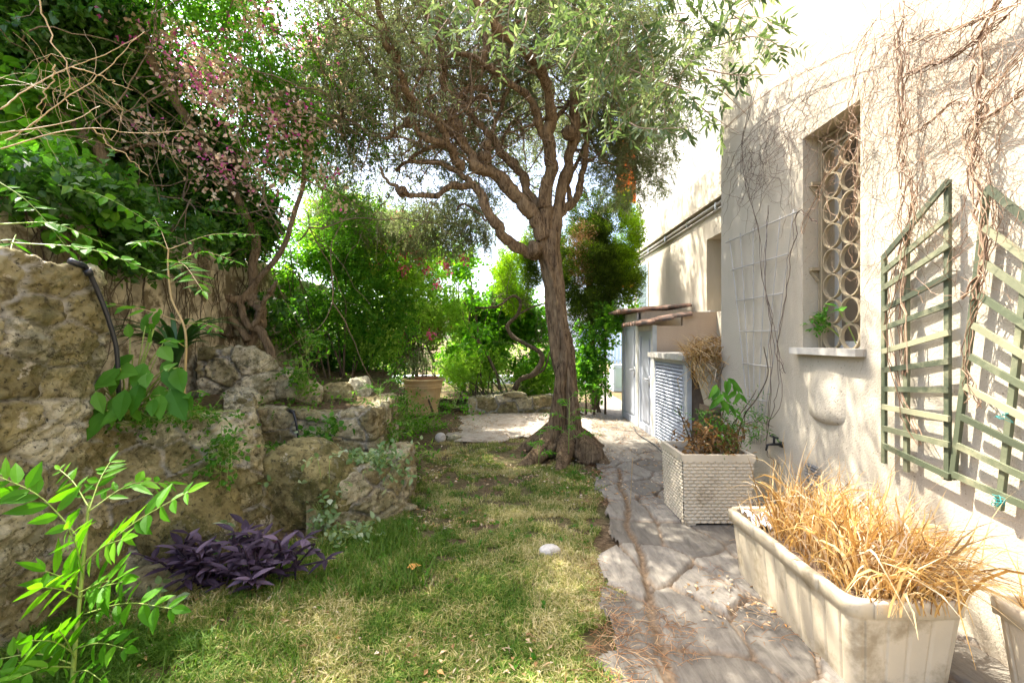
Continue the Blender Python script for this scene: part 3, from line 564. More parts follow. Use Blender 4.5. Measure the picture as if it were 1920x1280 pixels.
door(s2, SX-.004, 7.73, 8.625, .03, 1.755); tiles(1.79, 2.95, 7.60, 8.80, 1.905, .10).build("roof", M['tile'], s2, True)
cab = thing("louvred_cabinet", "low cabinet with a white louvred shutter door under a tiled top", "cabinet")
mb = MB(); mb.lohi((SX+.02, 5.50, -.03), (2.95, 5.56, 1.20)); mb.lohi((2.9, 5.56, -.03), (2.95, 6.78, 1.2)); mb.lohi((SX+.03, 5.6, .0), (SX+.05, 6.78, 1.2)); mb.build("side_panel", M['brown_wood'], cab)
mb = MB(); mb.lohi((SX-.01, 5.46, 0), (SX+.045, 5.545, 1.2)); mb.lohi((SX-.01, 6.70, 0), (SX+.045, 6.785, 1.2)); mb.lohi((SX-.008, 5.545, 1.15), (SX+.045, 6.70, 1.2)); mb.lohi((SX-.008, 5.545, 0), (SX+.045, 6.70, .05)); mb.build("frame", M['door_old'], cab)
lv = MB()
for z in np.linspace(.085, 1.125, 24): lv.bar((SX+.006, 5.60, z), (SX+.006, 6.66, z), .046, .007, (1, 0, -.9))
lv.lohi((SX-.012, 5.55, .055), (SX+.02, 5.60, 1.145)); lv.lohi((SX-.012, 6.655, .055), (SX+.02, 6.695, 1.145)); lv.build("louvre_door", M['door_paint'], cab)
mb = MB()
for k in range(7): mb.lohi((1.98, 5.38+k*.20, 1.205), (2.98, 5.38+k*.20+.194, 1.27+.004*(k % 3)))
mb.build("top", M['marble'], cab)
# ------------------------------------------------------------------ planters
def rounded_rect(x0, x1, y0, y1, r, n=6):
    pts = []
    for cx, cy, a0 in ((x1-r, y1-r, 0), (x0+r, y1-r, 90), (x0+r, y0+r, 180), (x1-r, y0+r, 270)):
        for k in range(n+1): a = math.radians(a0+90*k/n); pts.append((cx+r*math.cos(a), cy+r*math.sin(a)))
    return np.array(pts)
def resample_loop(p, n):
    q = np.vstack([p, p[:1]]); s = np.r_[0, np.cumsum(np.linalg.norm(np.diff(q, axis=0), axis=1))]; u = np.arange(n)/n*s[-1]
    return np.c_[np.interp(u, s, q[:, 0]), np.interp(u, s, q[:, 1])], u, s[-1]
def loft(mb, loops, mat=0, cap=True):
    n = len(loops[0]); V = np.vstack(loops); i = (np.arange(len(loops)-1)*n)[:, None]; j = np.arange(n)[None]; k = (j+1) % n
    fs = [np.stack([i+j, i+k, i+n+k, i+n+j], -1).reshape(-1, 4)]
    mb.add(V, fs, 0.0, mat)
    if cap: L = np.vstack([loops[-1], loops[-1].mean(0)]); jj = np.arange(n); mb.add(L, np.stack([jj, (jj+1) % n, np.full(n, n)], -1), 0.0, mat)
def trough(x0, x1, y0, y1, h, ribs=.10):          # ribbed planter with a stepped rim
    mb = MB(); n = 480; base, u, per = resample_loop(rounded_rect(x0, x1, y0, y1, .06), n); c = np.array([(x0+x1)/2, (y0+y1)/2]); loops = []
    hx, hy = (x1-x0)/2, (y1-y0)/2
    ribv = np.where((u % ribs)/ribs < .12, -1.0, 0.0)*.006
    def L(scale_in, z, rib=0.0):
        o = base-c; f = np.array([(hx-scale_in)/hx, (hy-scale_in)/hy]); q = o*f; nn = unit(o/np.array([hx, hy])**2); q = q+nn*(ribv*rib)[:, None]; return np.c_[q+c, np.full(n, z)]
    loops += [L(.055, .0), L(.05, .02, .3), L(.045, .05, 1), L(.03, h*.5, 1), L(.018, h-.085, 1), L(.016, h-.072, 0)]
    wob = .010*np.sign(np.sin(u*2*math.pi/.55))    # stepped rim edge
    def R(sc, z, w): a = L(sc, z); nn = unit((base-c)/np.array([hx, hy])**2); a[:, :2] += nn*(w*np.clip(wob*3, -.010, .010))[:, None]; return a
    loops += [R(.004, h-.068, .6), R(.0, h-.02, .6), R(.001, h-.004, .6), R(.008, h, .5), R(.03, h, .2), R(.036, h-.01, 0), L(.05, h*.5), L(.06, .06)]
    loft(mb, loops); return mb
pl = thing("planter_box", "long cream plastic trough planter full of dry straw coloured grass", "planter")
trough(1.335, 1.835, 1.83, 2.90, .415).build("box", M['plastic'], pl, True)
mb = MB(); g = resample_loop(rounded_rect(1.38, 1.79, 1.87, 2.86, .05), 60)[0]; mb.add(np.r_[np.c_[g, np.full(60, .355)], [[1.58, 2.36, .39]]], np.stack([np.arange(60), (np.arange(60)+1) % 60, np.full(60, 60)], -1)); mb.build("soil", M['soil'], pl, True)
pl2 = thing("planter_box", "cream trough planter against the sunlit house wall at the right edge", "planter")
trough(1.93, 2.17, 1.0, 1.90, .42).build("box", M['plastic'], pl2, True)
mb = MB(); g = resample_loop(rounded_rect(1.97, 2.13, 1.05, 1.85, .04), 40)[0]; mb.add(np.r_[np.c_[g, np.full(40, .36)], [[2.05, 1.45, .37]]], np.stack([np.arange(40), (np.arange(40)+1) % 40, np.full(40, 40)], -1)); mb.build("soil", M['soil'], pl2)
# wicker textured square pot
wp = thing("wicker_pot", "square cream wicker textured pot with a straggly half dead plant", "planter")
def wicker(x0, x1, y0, y1, h, lift=.035):
    mb = MB(); cx, cy = (x0+x1)/2, (y0+y1)/2; hx, hy = (x1-x0)/2, (y1-y0)/2; nz = 150
    for ax in range(4):
        nu = 190; U = np.linspace(-1, 1, nu); Z = np.linspace(lift, h-.045, nz); uu, zz = np.meshgrid(U, Z); sc = .93+.07*(zz/h)
        half = hx if ax in (0, 2) else hy; row = np.floor(zz/.026); ph = (uu*half/.055+.5*(row % 2)); cell = np.abs((ph % 1)-.5)*2; vz = np.abs(((zz/.026) % 1)-.5)*2
        e = .010*(1-cell**4)*(1-vz**2.5)
        if ax == 0: V = np.stack([cx+uu*hx*sc, cy-hy*sc-e, zz], -1)
        elif ax == 1: V = np.stack([cx+hx*sc+e, cy+uu*hy*sc, zz], -1)
        elif ax == 2: V = np.stack([cx-uu*hx*sc, cy+hy*sc+e, zz], -1)
        else: V = np.stack([cx-hx*sc-e, cy-uu*hy*sc, zz], -1)
        i = (np.arange(nz-1)*nu)[:, None]+np.arange(nu-1)[None]; i = i.ravel(); mb.add(V.reshape(-1, 3), np.stack([i, i+1, i+nu+1, i+nu], -1))
    for sx in (-1, 1):
        for sy in (-1, 1): mb.box((cx+sx*(hx*.93-.045), cy+sy*(hy*.93-.045), lift/2), (.09, .09, lift))
    t = .022; z0, z1 = h-.05, h
    mb.lohi((x0-.008, y0-.008, z0), (x1+.008, y0+t, z1)); mb.lohi((x0-.008, y1-t, z0), (x1+.008, y1+.008, z1)); mb.lohi((x0-.008, y0+t, z0), (x0+t, y1-t, z1)); mb.lohi((x1-t, y0+t, z0), (x1+.008, y1-t, z1))
    for a, b_ in (((x0+.01, y0+.01, .2), (x1-.01, y0+.015, z0)), ((x0+.01, y1-.015, .2), (x1-.01, y1-.01, z0)), ((x0+.01, y0+.02, .2), (x0+.015, y1-.02, z0)), ((x1-.015, y0+.02, .2), (x1-.01, y1-.02, z0))): mb.lohi(a, b_)
    return mb
wicker(1.315, 1.865, 3.575, 4.06, .565).build("box", M['wicker'], wp)
mb = MB(); mb.lohi((1.35, 3.61, .30), (1.83, 4.03, .47)); mb.build("soil", M['soil'], wp)
# pot on a bracket at the cabinet end, spilling dry grass
hp = thing("wall_pot", "tapered cream pot on the cabinet end with dry grass spilling over", "planter")
mb = MB()
def frus(x0, x1, y0, y1, z0, z1, tp): b_ = rounded_rect(x0, x1, y0, y1, .03, 4); c = np.array([(x0+x1)/2, (y0+y1)/2]); return [np.c_[(b_-c)*tp+c, np.full(len(b_), z0)], np.c_[b_, np.full(len(b_), z1)]]
a = frus(2.10, 2.52, 5.0, 5.34, .72, 1.10, .62); r1 = frus(2.08, 2.54, 4.98, 5.36, 1.11, 1.21, 1.0); q = frus(2.12, 2.50, 5.02, 5.32, 1.0, 1.2, 1.0)
loft(mb, [a[0]]+[a[1], r1[0], r1[1], q[1], q[0]]); mb.build("box", M['plastic'], hp)
mb = MB(); mb.lohi((2.14, 5.04, .66), (2.48, 5.3, .72)); mb.lohi((2.2, 5.06, .0), (2.24, 5.1, .66)); mb.lohi((2.40, 5.06, .0), (2.44, 5.1, .66)); mb.lohi((2.2, 5.24, .0), (2.24, 5.28, .66)); mb.lohi((2.4, 5.24, .0), (2.44, 5.28, .66)); mb.build("stand", M['brown_wood'], hp)
# terracotta urn
tp = thing("terracotta_pot", "big weathered terracotta pot with a heavy rolled rim before the hedge", "pot")
tc = np.array([-1.72, 9.0, .03])
prof = [(.0, 0), (.27, 0), (.285, .02), (.285, .05), (.275, .06), (.30, .2), (.335, .40), (.352, .50), (.36, .505), (.36, .515), (.355, .52), (.362, .545), (.37, .55), (.37, .56), (.366, .565), (.372, .60), (.405, .635), (.42, .645), (.425, .66), (.41, .675), (.36, .675), (.345, .66), (.33, .5), (.3, .45)]
MB().lathe(prof, tc, 48).build("body", M['terracotta'], tp, True)
MB().lathe([(.345, .60), (.2, .635), (.001, .64)], tc, 24).build("soil", M['soil'], tp)
inn = MB(); inn.lathe([(.18, .62), (.22, .71), (.235, .715), (.235, .69), (.20, .69)], tc+np.array([.05, -.02, 0]), 32); inn.build("inner_pot", M['clay'], tp, True)
# ------------------------------------------------------------------ trellises on the wall
TX = 2.135
def post_rail(mb, p0, p1, w, t, off=0): a, b_ = PW(*p0, TX+off), PW(*p1, TX+off); mb.bar(a, b_, w, t, (1, 0, 0), 0, rng.random())
t1 = thing("garden_trellis", "upright green wooden fan trellis on the house wall beside the window", "trellis", "green fan trellises on the house wall")
LY = [485, 511, 541, 581, 616, 659, 694, 729, 762, 802, 834]; RY = [338, 405, 459, 516, 570, 623, 677, 731, 785, 834, 893]
def rails(parent, rows):
    for (a, b_) in rows: mb = MB(); post_rail(mb, a, b_, .029, .014); mb.build("slat", M['green_wood'], parent)
def posts(parent, rows):
    for (a, b_) in rows: mb = MB(); post_rail(mb, a, b_, .026, .018, .0165); mb.build("post", M['green_wood'], parent)
rails(t1, [((1655, l), (1780, r)) for l, r in zip(LY, RY)])
posts(t1, [((1658, 480), (1658, 868)), ((1700, 434), (1700, 884)), ((1777, 338), (1777, 900))])
t2 = thing("garden_trellis", "leaning green wooden fan trellis at the right edge tied with teal string", "trellis", "green fan trellises on the house wall")
lx = [1600+.469*v for v in (535, 525, 515, 503, 480, 468, 447, 430, 415, 398)]; ly = [300+.469*v for v in (110, 270, 405, 540, 660, 785, 905, 1025, 1140, 1255)]
sl = [.80, .74, .70, .66, .60, .56, .53, .50, .47, .44]
rails(t2, [((a, b_), (2010, b_+(2010-a)*s)) for a, b_, s in zip(lx, ly, sl)])
posts(t2, [((1851, 358), (1786, 898)), ((1930, 470), (1874, 955)), ((2010, 500), (1965, 1010))])
kn = MB(); kn2 = MB(); c0 = PW(1866, 940, 2.10)
for k in range(4): kn.tube(smooth_path([c0+rng.normal(size=3)*[.008, .018, .022] for _ in range(5)], 24), .0018, 5)
c1 = PW(1880, 785, 2.10)
for k in range(2): kn2.tube(smooth_path([c1+rng.normal(size=3)*[.006, .018, .02] for _ in range(5)], 20), .0013, 5)
kn.build("string", M['cord'], t2, True); kn2.build("string", M['cord'], t2, True)
wt = thing("wire_trellis", "white coated wire fan trellis on the house wall left of the window", "trellis")
TW = 2.160
top = [1368, 1388, 1412, 1438, 1463, 1488]; bot = [1408, 1411, 1414, 1418, 1421, 1425]
for a, b_ in zip(top, bot): mb = MB(); mb.tube(smooth_path([PW(a, 455-(a-1368)*.45-8, TW), PW((a*.55+b_*.45), 610, TW), PW(b_, 832, TW)], 12), .0048, 6); mb.build("wire", M['white_wire'], wt, True)
for (a, b_) in (((1361, 455), (1493, 398)), ((1370, 507), (1478, 476)), ((1381, 564), (1466, 550)), ((1387, 621), (1456, 620)), ((1392, 681), (1447, 688)), ((1400, 746), (1437, 752)), ((1405, 806), (1429, 815))): mb = MB(); mb.tube([PW(*a, TW-.012), PW(*b_, TW-.012)], .006, 6); mb.build("crossbar", M['white_wire'], wt, True)

# ------------------------------------------------------------------ dry creeper tangles on the house wall
def creeper(label, nodes, n, lenr, r, hang, seed, spread=.5, stems=(), mat='vine_dry'):
    g = np.random.default_rng(seed); m = 16; Pn = np.zeros((n, m, 3))
    nodes = np.array([PW(a, b_, 2.15) for a, b_ in nodes]); k = g.integers(0, len(nodes), n)
    st = nodes[k]+g.normal(size=(n, 3))*[.0, .15, .16]; h = g.uniform(0, 2*math.pi, n); down = g.random(n) < hang; h = np.where(down, -math.pi/2+g.normal(size=n)*.45, h)
    L = g.uniform(*lenr, n)/m; off = g.uniform(.012, .12, n); pos = st.copy(); curl = g.normal(size=n)*.14
    for j in range(m):
        x = WX-(.012+off*np.sin(np.linspace(.15, 1, m)[j]*math.pi)**2+.02*np.abs(np.sin(j*.9+k))); Pn[:, j] = np.c_[x, pos[:, 1], pos[:, 2]]
        h = h+curl*1.5+g.normal(size=n)*.30-.05*np.cos(h)*(1 if True else 0); pos[:, 1] += np.cos(h)*L*spread*1.6; pos[:, 2] += np.sin(h)*L
    mb = MB(); mb.tubes(Pn, (g.uniform(r*.35, r, (n, 1))*np.linspace(1, .45, m)), 4)
    for pts, rad in stems:
        q = smooth_path([PW(a, b_, 2.14) for a, b_ in pts], 40)
        for _ in range(2 if mat == 'vine_shade' else 5): w = q+np.c_[np.zeros(40), fbm(np.c_[np.arange(40)*.25, np.full(40, _*7.), np.zeros(40)], seed)*.16, fbm(np.c_[np.arange(40)*.3, np.full(40, _*5.), np.ones(40)], seed)*.05]; w[:, 0] -= .02*g.random(); mb.tube(w, rad*g.uniform(.3, .75), 6, rnd=g.random())
    return tag(mb.build("dead_creeper", M[mat]), label, "creeper")
creeper("tangled dead creeper, coloured dark for shade, hanging over the wire trellis left of the window", [(1490, 205), (1480, 215), (1420, 275), (1435, 320), (1395, 300), (1500, 200), (1460, 240)], 140, (.25, .95), .0021, .45, 3, .75,
        [([(1420, 150), (1395, 280), (1420, 420), (1445, 600), (1465, 720), (1440, 800)], .004), ([(1530, 420), (1500, 400), (1485, 480), (1460, 640), (1470, 700)], .004), ([(1360, 330), (1400, 260), (1470, 210), (1560, 160)], .003), ([(1440, 390), (1440, 520), (1450, 640), (1440, 830), (1462, 870)], .0035)], 'vine_shade')
creeper("thick sunlit dead creeper bunch climbing through the upright green trellis", [(1690, 30), (1700, 60), (1695, 130), (1700, 200), (1690, 260), (1695, 330), (1710, 40), (1640, 120), (1620, 180), (1700, 420)], 165, (.3, 1.1), .0018, .3, 5, .55,
        [([(1688, 10), (1695, 120), (1690, 240), (1700, 330), (1700, 450), (1695, 560), (1700, 700)], .006), ([(1690, 60), (1700, 200), (1690, 300), (1715, 380), (1690, 500), (1670, 620), (1700, 760), (1730, 830)], .004), ([(1640, 40), (1610, 120), (1600, 230), (1610, 330), (1600, 420)], .004), ([(1700, 80), (1780, 60), (1860, 30), (1920, 0)], .005), ([(1700, 140), (1800, 100), (1900, 20)], .004)])
creeper("sunlit dead creeper bunch hanging over the leaning green trellis", [(1835, 40), (1830, 120), (1840, 200), (1850, 180), (1830, 290), (1860, 380), (1920, 60), (1925, 160), (1880, 90), (1845, 440)], 150, (.3, 1.0), .0017, .4, 9, .55,
        [([(1870, 0), (1835, 90), (1850, 180), (1830, 260), (1840, 360), (1850, 480), (1820, 560)], .006), ([(1930, 90), (1860, 170), (1825, 240), (1845, 330), (1870, 420), (1840, 560), (1815, 680), (1830, 760)], .004), ([(1960, 140), (1900, 190), (1850, 220), (1800, 190), (1720, 250)], .004)])
creeper("few dry creeper strands spread over the sunlit wall above the window", [(1570, 120), (1610, 100), (1650, 90), (1760, 70), (1780, 180), (1760, 280), (1560, 330)], 70, (.4, 1.2), .0014, .15, 12, .8, [([(1350, 250), (1450, 170), (1570, 110), (1680, 60)], .0025), ([(1500, 440), (1560, 330), (1610, 250), (1620, 330)], .003)])

# ------------------------------------------------------------------ dry grass
def straw(mb, c, ext, n, Lr, lean, seed, w=.006, out=1.0, bk=1.0):
    g = np.random.default_rng(seed); m = 7; base = np.asarray(c)+(g.random((n, 3))-.5)*np.asarray(ext); L = g.uniform(*Lr, n)*(.6+.4*g.random(n)); a = g.uniform(0, 2*math.pi, n)
    dirh = np.c_[np.cos(a), np.sin(a)]*out+np.asarray(lean)[None]; t = np.linspace(0, 1, m); bend = g.uniform(.1, 1.0, n)*bk
    Pn = np.zeros((n, m, 3))
    for j, u in enumerate(t):
        hz = L*u*(1-.5*bend*u*u*1.1); hh = L*(.25*u+.55*bend*u*u)
        Pn[:, j, :2] = base[:, :2]+dirh*hh[:, None]*.75+np.c_[fbm(np.c_[np.full(n, u*3), np.arange(n)*3.7, np.zeros(n)], seed), fbm(np.c_[np.full(n, u*3), np.arange(n)*3.1, np.ones(n)], seed)]*.10*u*L[:, None]*2.4; Pn[:, j, 2] = base[:, 2]+hz
    tt = unit(np.gradient(Pn, axis=1)); sd = unit(np.cross(tt, np.c_[g.normal(size=(n, 2)), g.normal(size=n)][:, None]*np.ones((1, m, 1))))
    ww = (w*g.uniform(.25, 1, n))[:, None]*np.array([.5, .9, 1, .9, .7, .45, .05]); A = Pn+sd*ww[..., None]; B = Pn-sd*ww[..., None]
    V = np.stack([A, B], 2).reshape(-1, 3); b_ = (np.arange(n)*m*2)[:, None]; j = (np.arange(m-1)*2)[None]; i = (b_+j).ravel()
    mb.add(V, np.stack([i, i+1, i+3, i+2], -1), np.repeat(g.random(n), m-1)); return mb
mb = MB(); straw(mb, (1.62, 2.27, .37), (.32, .82, .01), 750, (.2, .60), (.15, -.05), 3, .0055, 1, 1.2); straw(mb, (1.64, 2.05, .37), (.30, .4, .01), 560, (.2, .52), (.28, -.30), 4, .0055, 1, 1.4); straw(mb, (1.62, 2.4, .37), (.34, .7, .01), 260, (.35, .72), (.1, 0), 5, .003, .7); straw(mb, (1.62, 2.25, .37), (.36, .9, .01), 330, (.25, .62), (.05, -.05), 15, .009, 1.0, 1.75); straw(mb, (1.66, 1.98, .38), (.26, .3, .02), 260, (.3, .62), (.75, -.45), 16, .0032, .5, 1.5)
straw(mb, (1.58, 2.3, .37), (.4, 1.0, .01), 600, (.08, .28), (0, 0), 6, .0045, 1.4); straw(mb, (1.42, 2.3, .40), (.06, .9, .01), 30, (.15, .32), (-1.1, 0), 7, .004, .4)
tag(mb.build("dry_grass", M['straw']), "thick tangle of dry golden grass growing in the long trough planter", "dry grass")
mb = MB(); straw(mb, (2.28, 5.2, 1.2), (.46, .5, .02), 420, (.2, .5), (-.5, -.1), 8, .005, 1.1); straw(mb, (2.2, 5.25, 1.2), (.4, .5, .02), 380, (.12, .40), (-.7, 0), 9, .0045, 1.2)
g9 = np.random.default_rng(5); n9 = 230; t9 = np.linspace(0, 1, 9); st9 = np.c_[g9.uniform(2.02, 2.5, n9), g9.uniform(4.92, 5.35, n9), g9.uniform(1.2, 1.4, n9)]; L9 = g9.uniform(.08, .5, n9)*g9.uniform(.5, 1, n9)
P9 = np.stack([st9+np.c_[-.18*L9*math.sin(u*1.5)*g9.uniform(.2, 1.6, n9)+.05*np.sin(u*5+np.arange(n9)), g9.normal(size=n9)*.16*u-.05*u, .12*math.sin(u*3.1)-L9*u*u] for u in t9], 1); mb.tubes(P9, .0035, 3)
tag(mb.build("dry_grass", M['straw']), "dry golden grass spilling from the pot at the end of the louvred cabinet", "dry grass")
mb = MB(); straw(mb, (2.05, 1.6, .36), (.16, .5, .01), 160, (.15, .4), (.0, .1), 10, .004); tag(mb.build("dry_grass", M['straw']), "sparse dry grass in the trough planter against the wall", "dry grass")
# plastic film lying in the planter
mb = MB(); U, W_ = np.meshgrid(np.linspace(0, 1, 26), np.linspace(0, 1, 26)); V = np.stack([1.40+.24*U, 2.62+.22*W_, .40+fbm(np.stack([U*4, W_*4, 0*U], -1), 4)*.12], -1).reshape(-1, 3); i = (np.arange(25)*26)[:, None]+np.arange(25)[None]; i = i.ravel(); mb.add(V, np.stack([i, i+1, i+27, i+26], -1)); mb.add(V-[0, 0, .003], np.stack([i, i+26, i+27, i+1], -1))
tag(mb.build("plastic_sheet", M['film'], smooth=True), "crumpled grey plastic sheet lying at the far end of the long planter", "plastic sheet")

# ------------------------------------------------------------------ irrigation hoses
hz = thing("irrigation_pipe", "long black hose arching over the tall retaining wall into the raised bed", "hose")
mb = MB(); mb.tube(smooth_path([P(138, 494, 2.50), P(160, 500, 2.56), P(185, 550, 2.64), P(207, 610, 2.70), P(219, 660, 2.74), P(223, 740, 2.78)], 40), .0125, 12); mb.build("pipe", M['hose'], hz, True)
mb = MB(); a, b_ = P(163, 505, 2.56), P(168, 515, 2.58); mb.tube([a, b_], .020, 14); a, b_ = P(130, 489, 2.48), P(158, 499, 2.55); mb.tube([a, b_], .017, 14); mb.build("coupling", M['hose'], hz, True)
hz2 = thing("irrigation_pipe", "short black hose hanging down the mossy bed wall", "hose")
mb = MB(); mb.tube(smooth_path([P(540, 768, 4.62), P(549, 772, 4.54), P(555, 790, 4.5), P(562, 830, 4.48), P(572, 835, 4.4)], 24), .012, 10); mb.build("pipe", M['hose'], hz2, True)
mb = MB(); mb.tube([P(540, 768, 4.62), P(551, 773, 4.53)], .018, 12); mb.build("coupling", M['hose'], hz2, True)
mb = MB(); mb.tube(smooth_path([(2.0, 7.6, .03), (1.9, 7.0, .03), (1.92, 6.2, .035), (1.85, 5.4, .03), (1.8, 4.8, .03), (1.55, 4.2, .03)], 50), .008, 8); tag(mb.build("ground_hose", M['hose'], smooth=True), "thin black hose lying along the foot of the sheds", "hose")
# ------------------------------------------------------------------ olive tree
ol = thing("olive_tree", "old gnarled olive tree with a twisted trunk and many crooked limbs", "tree")
TY = 5.9
def bark_fn(seed, amp, k=5, tw=2.2):
    def f(ang, s, p):
        a = ang+s*tw; return 1+amp*(.5*np.sin(k*a+seed)+.35*np.sin((k+3)*a*1-seed*2+s*6))+1.1*amp*fbm(np.c_[np.cos(ang)*2.2, np.sin(ang)*2.2, np.full(len(ang), p[2]*3.2+seed)], 7)*2
    return f
mb = MB()
def Q(zx, zy, Y): return P(600+zx/2.977, zy/2.977, Y)
trunk = [P(1052, 868, TY), P(1055, 830, TY), P(1060, 790, TY), P(1063, 749, TY), P(1060, 702, TY), P(1052, 655, TY), P(1044, 601, TY), P(1041, 551, TY), P(1034, 501, TY), P(1027, 467, TY), P(1030, 435, TY)]
tr = [.20, .165, .147, .132, .13, .138, .122, .118, .128, .14, .125]
mb.tube(smooth_path(trunk, 110), np.interp(np.linspace(0, 1, 110), np.linspace(0, 1, 11), tr), 56, fn=bark_fn(1.0, .20))
for pts, r in (([(.68, 5.85, .28), (.42, 5.70, .12), (.22, 5.45, .02), (.05, 5.3, -.06)], [.14, .11, .08, .04]), ([(.7, 5.8, .25), (.62, 5.5, .10), (.55, 5.25, .0), (.5, 5.1, -.06)], [.13, .09, .06, .04]),
               ([(.75, 5.8, .30), (.92, 5.6, .12), (1.05, 5.42, .03), (1.12, 5.35, -.06)], [.13, .10, .08, .04]), ([(.7, 5.9, .3), (1.0, 6.1, .1), (1.25, 6.3, -.05)], [.15, .10, .06]), ([(.6, 5.95, .3), (.3, 6.1, .1), (.1, 6.2, -.05)], [.15, .09, .05]),
               ([(.86, 5.62, .16), (.95, 5.48, .08), (.98, 5.40, .0)], [.15, .15, .10])):
    q = smooth_path(pts, 26); mb.tube(q, np.interp(np.linspace(0, 1, 26), np.linspace(0, 1, len(r)), r), 20, fn=bark_fn(r[0]*30, .22, 3, 1))
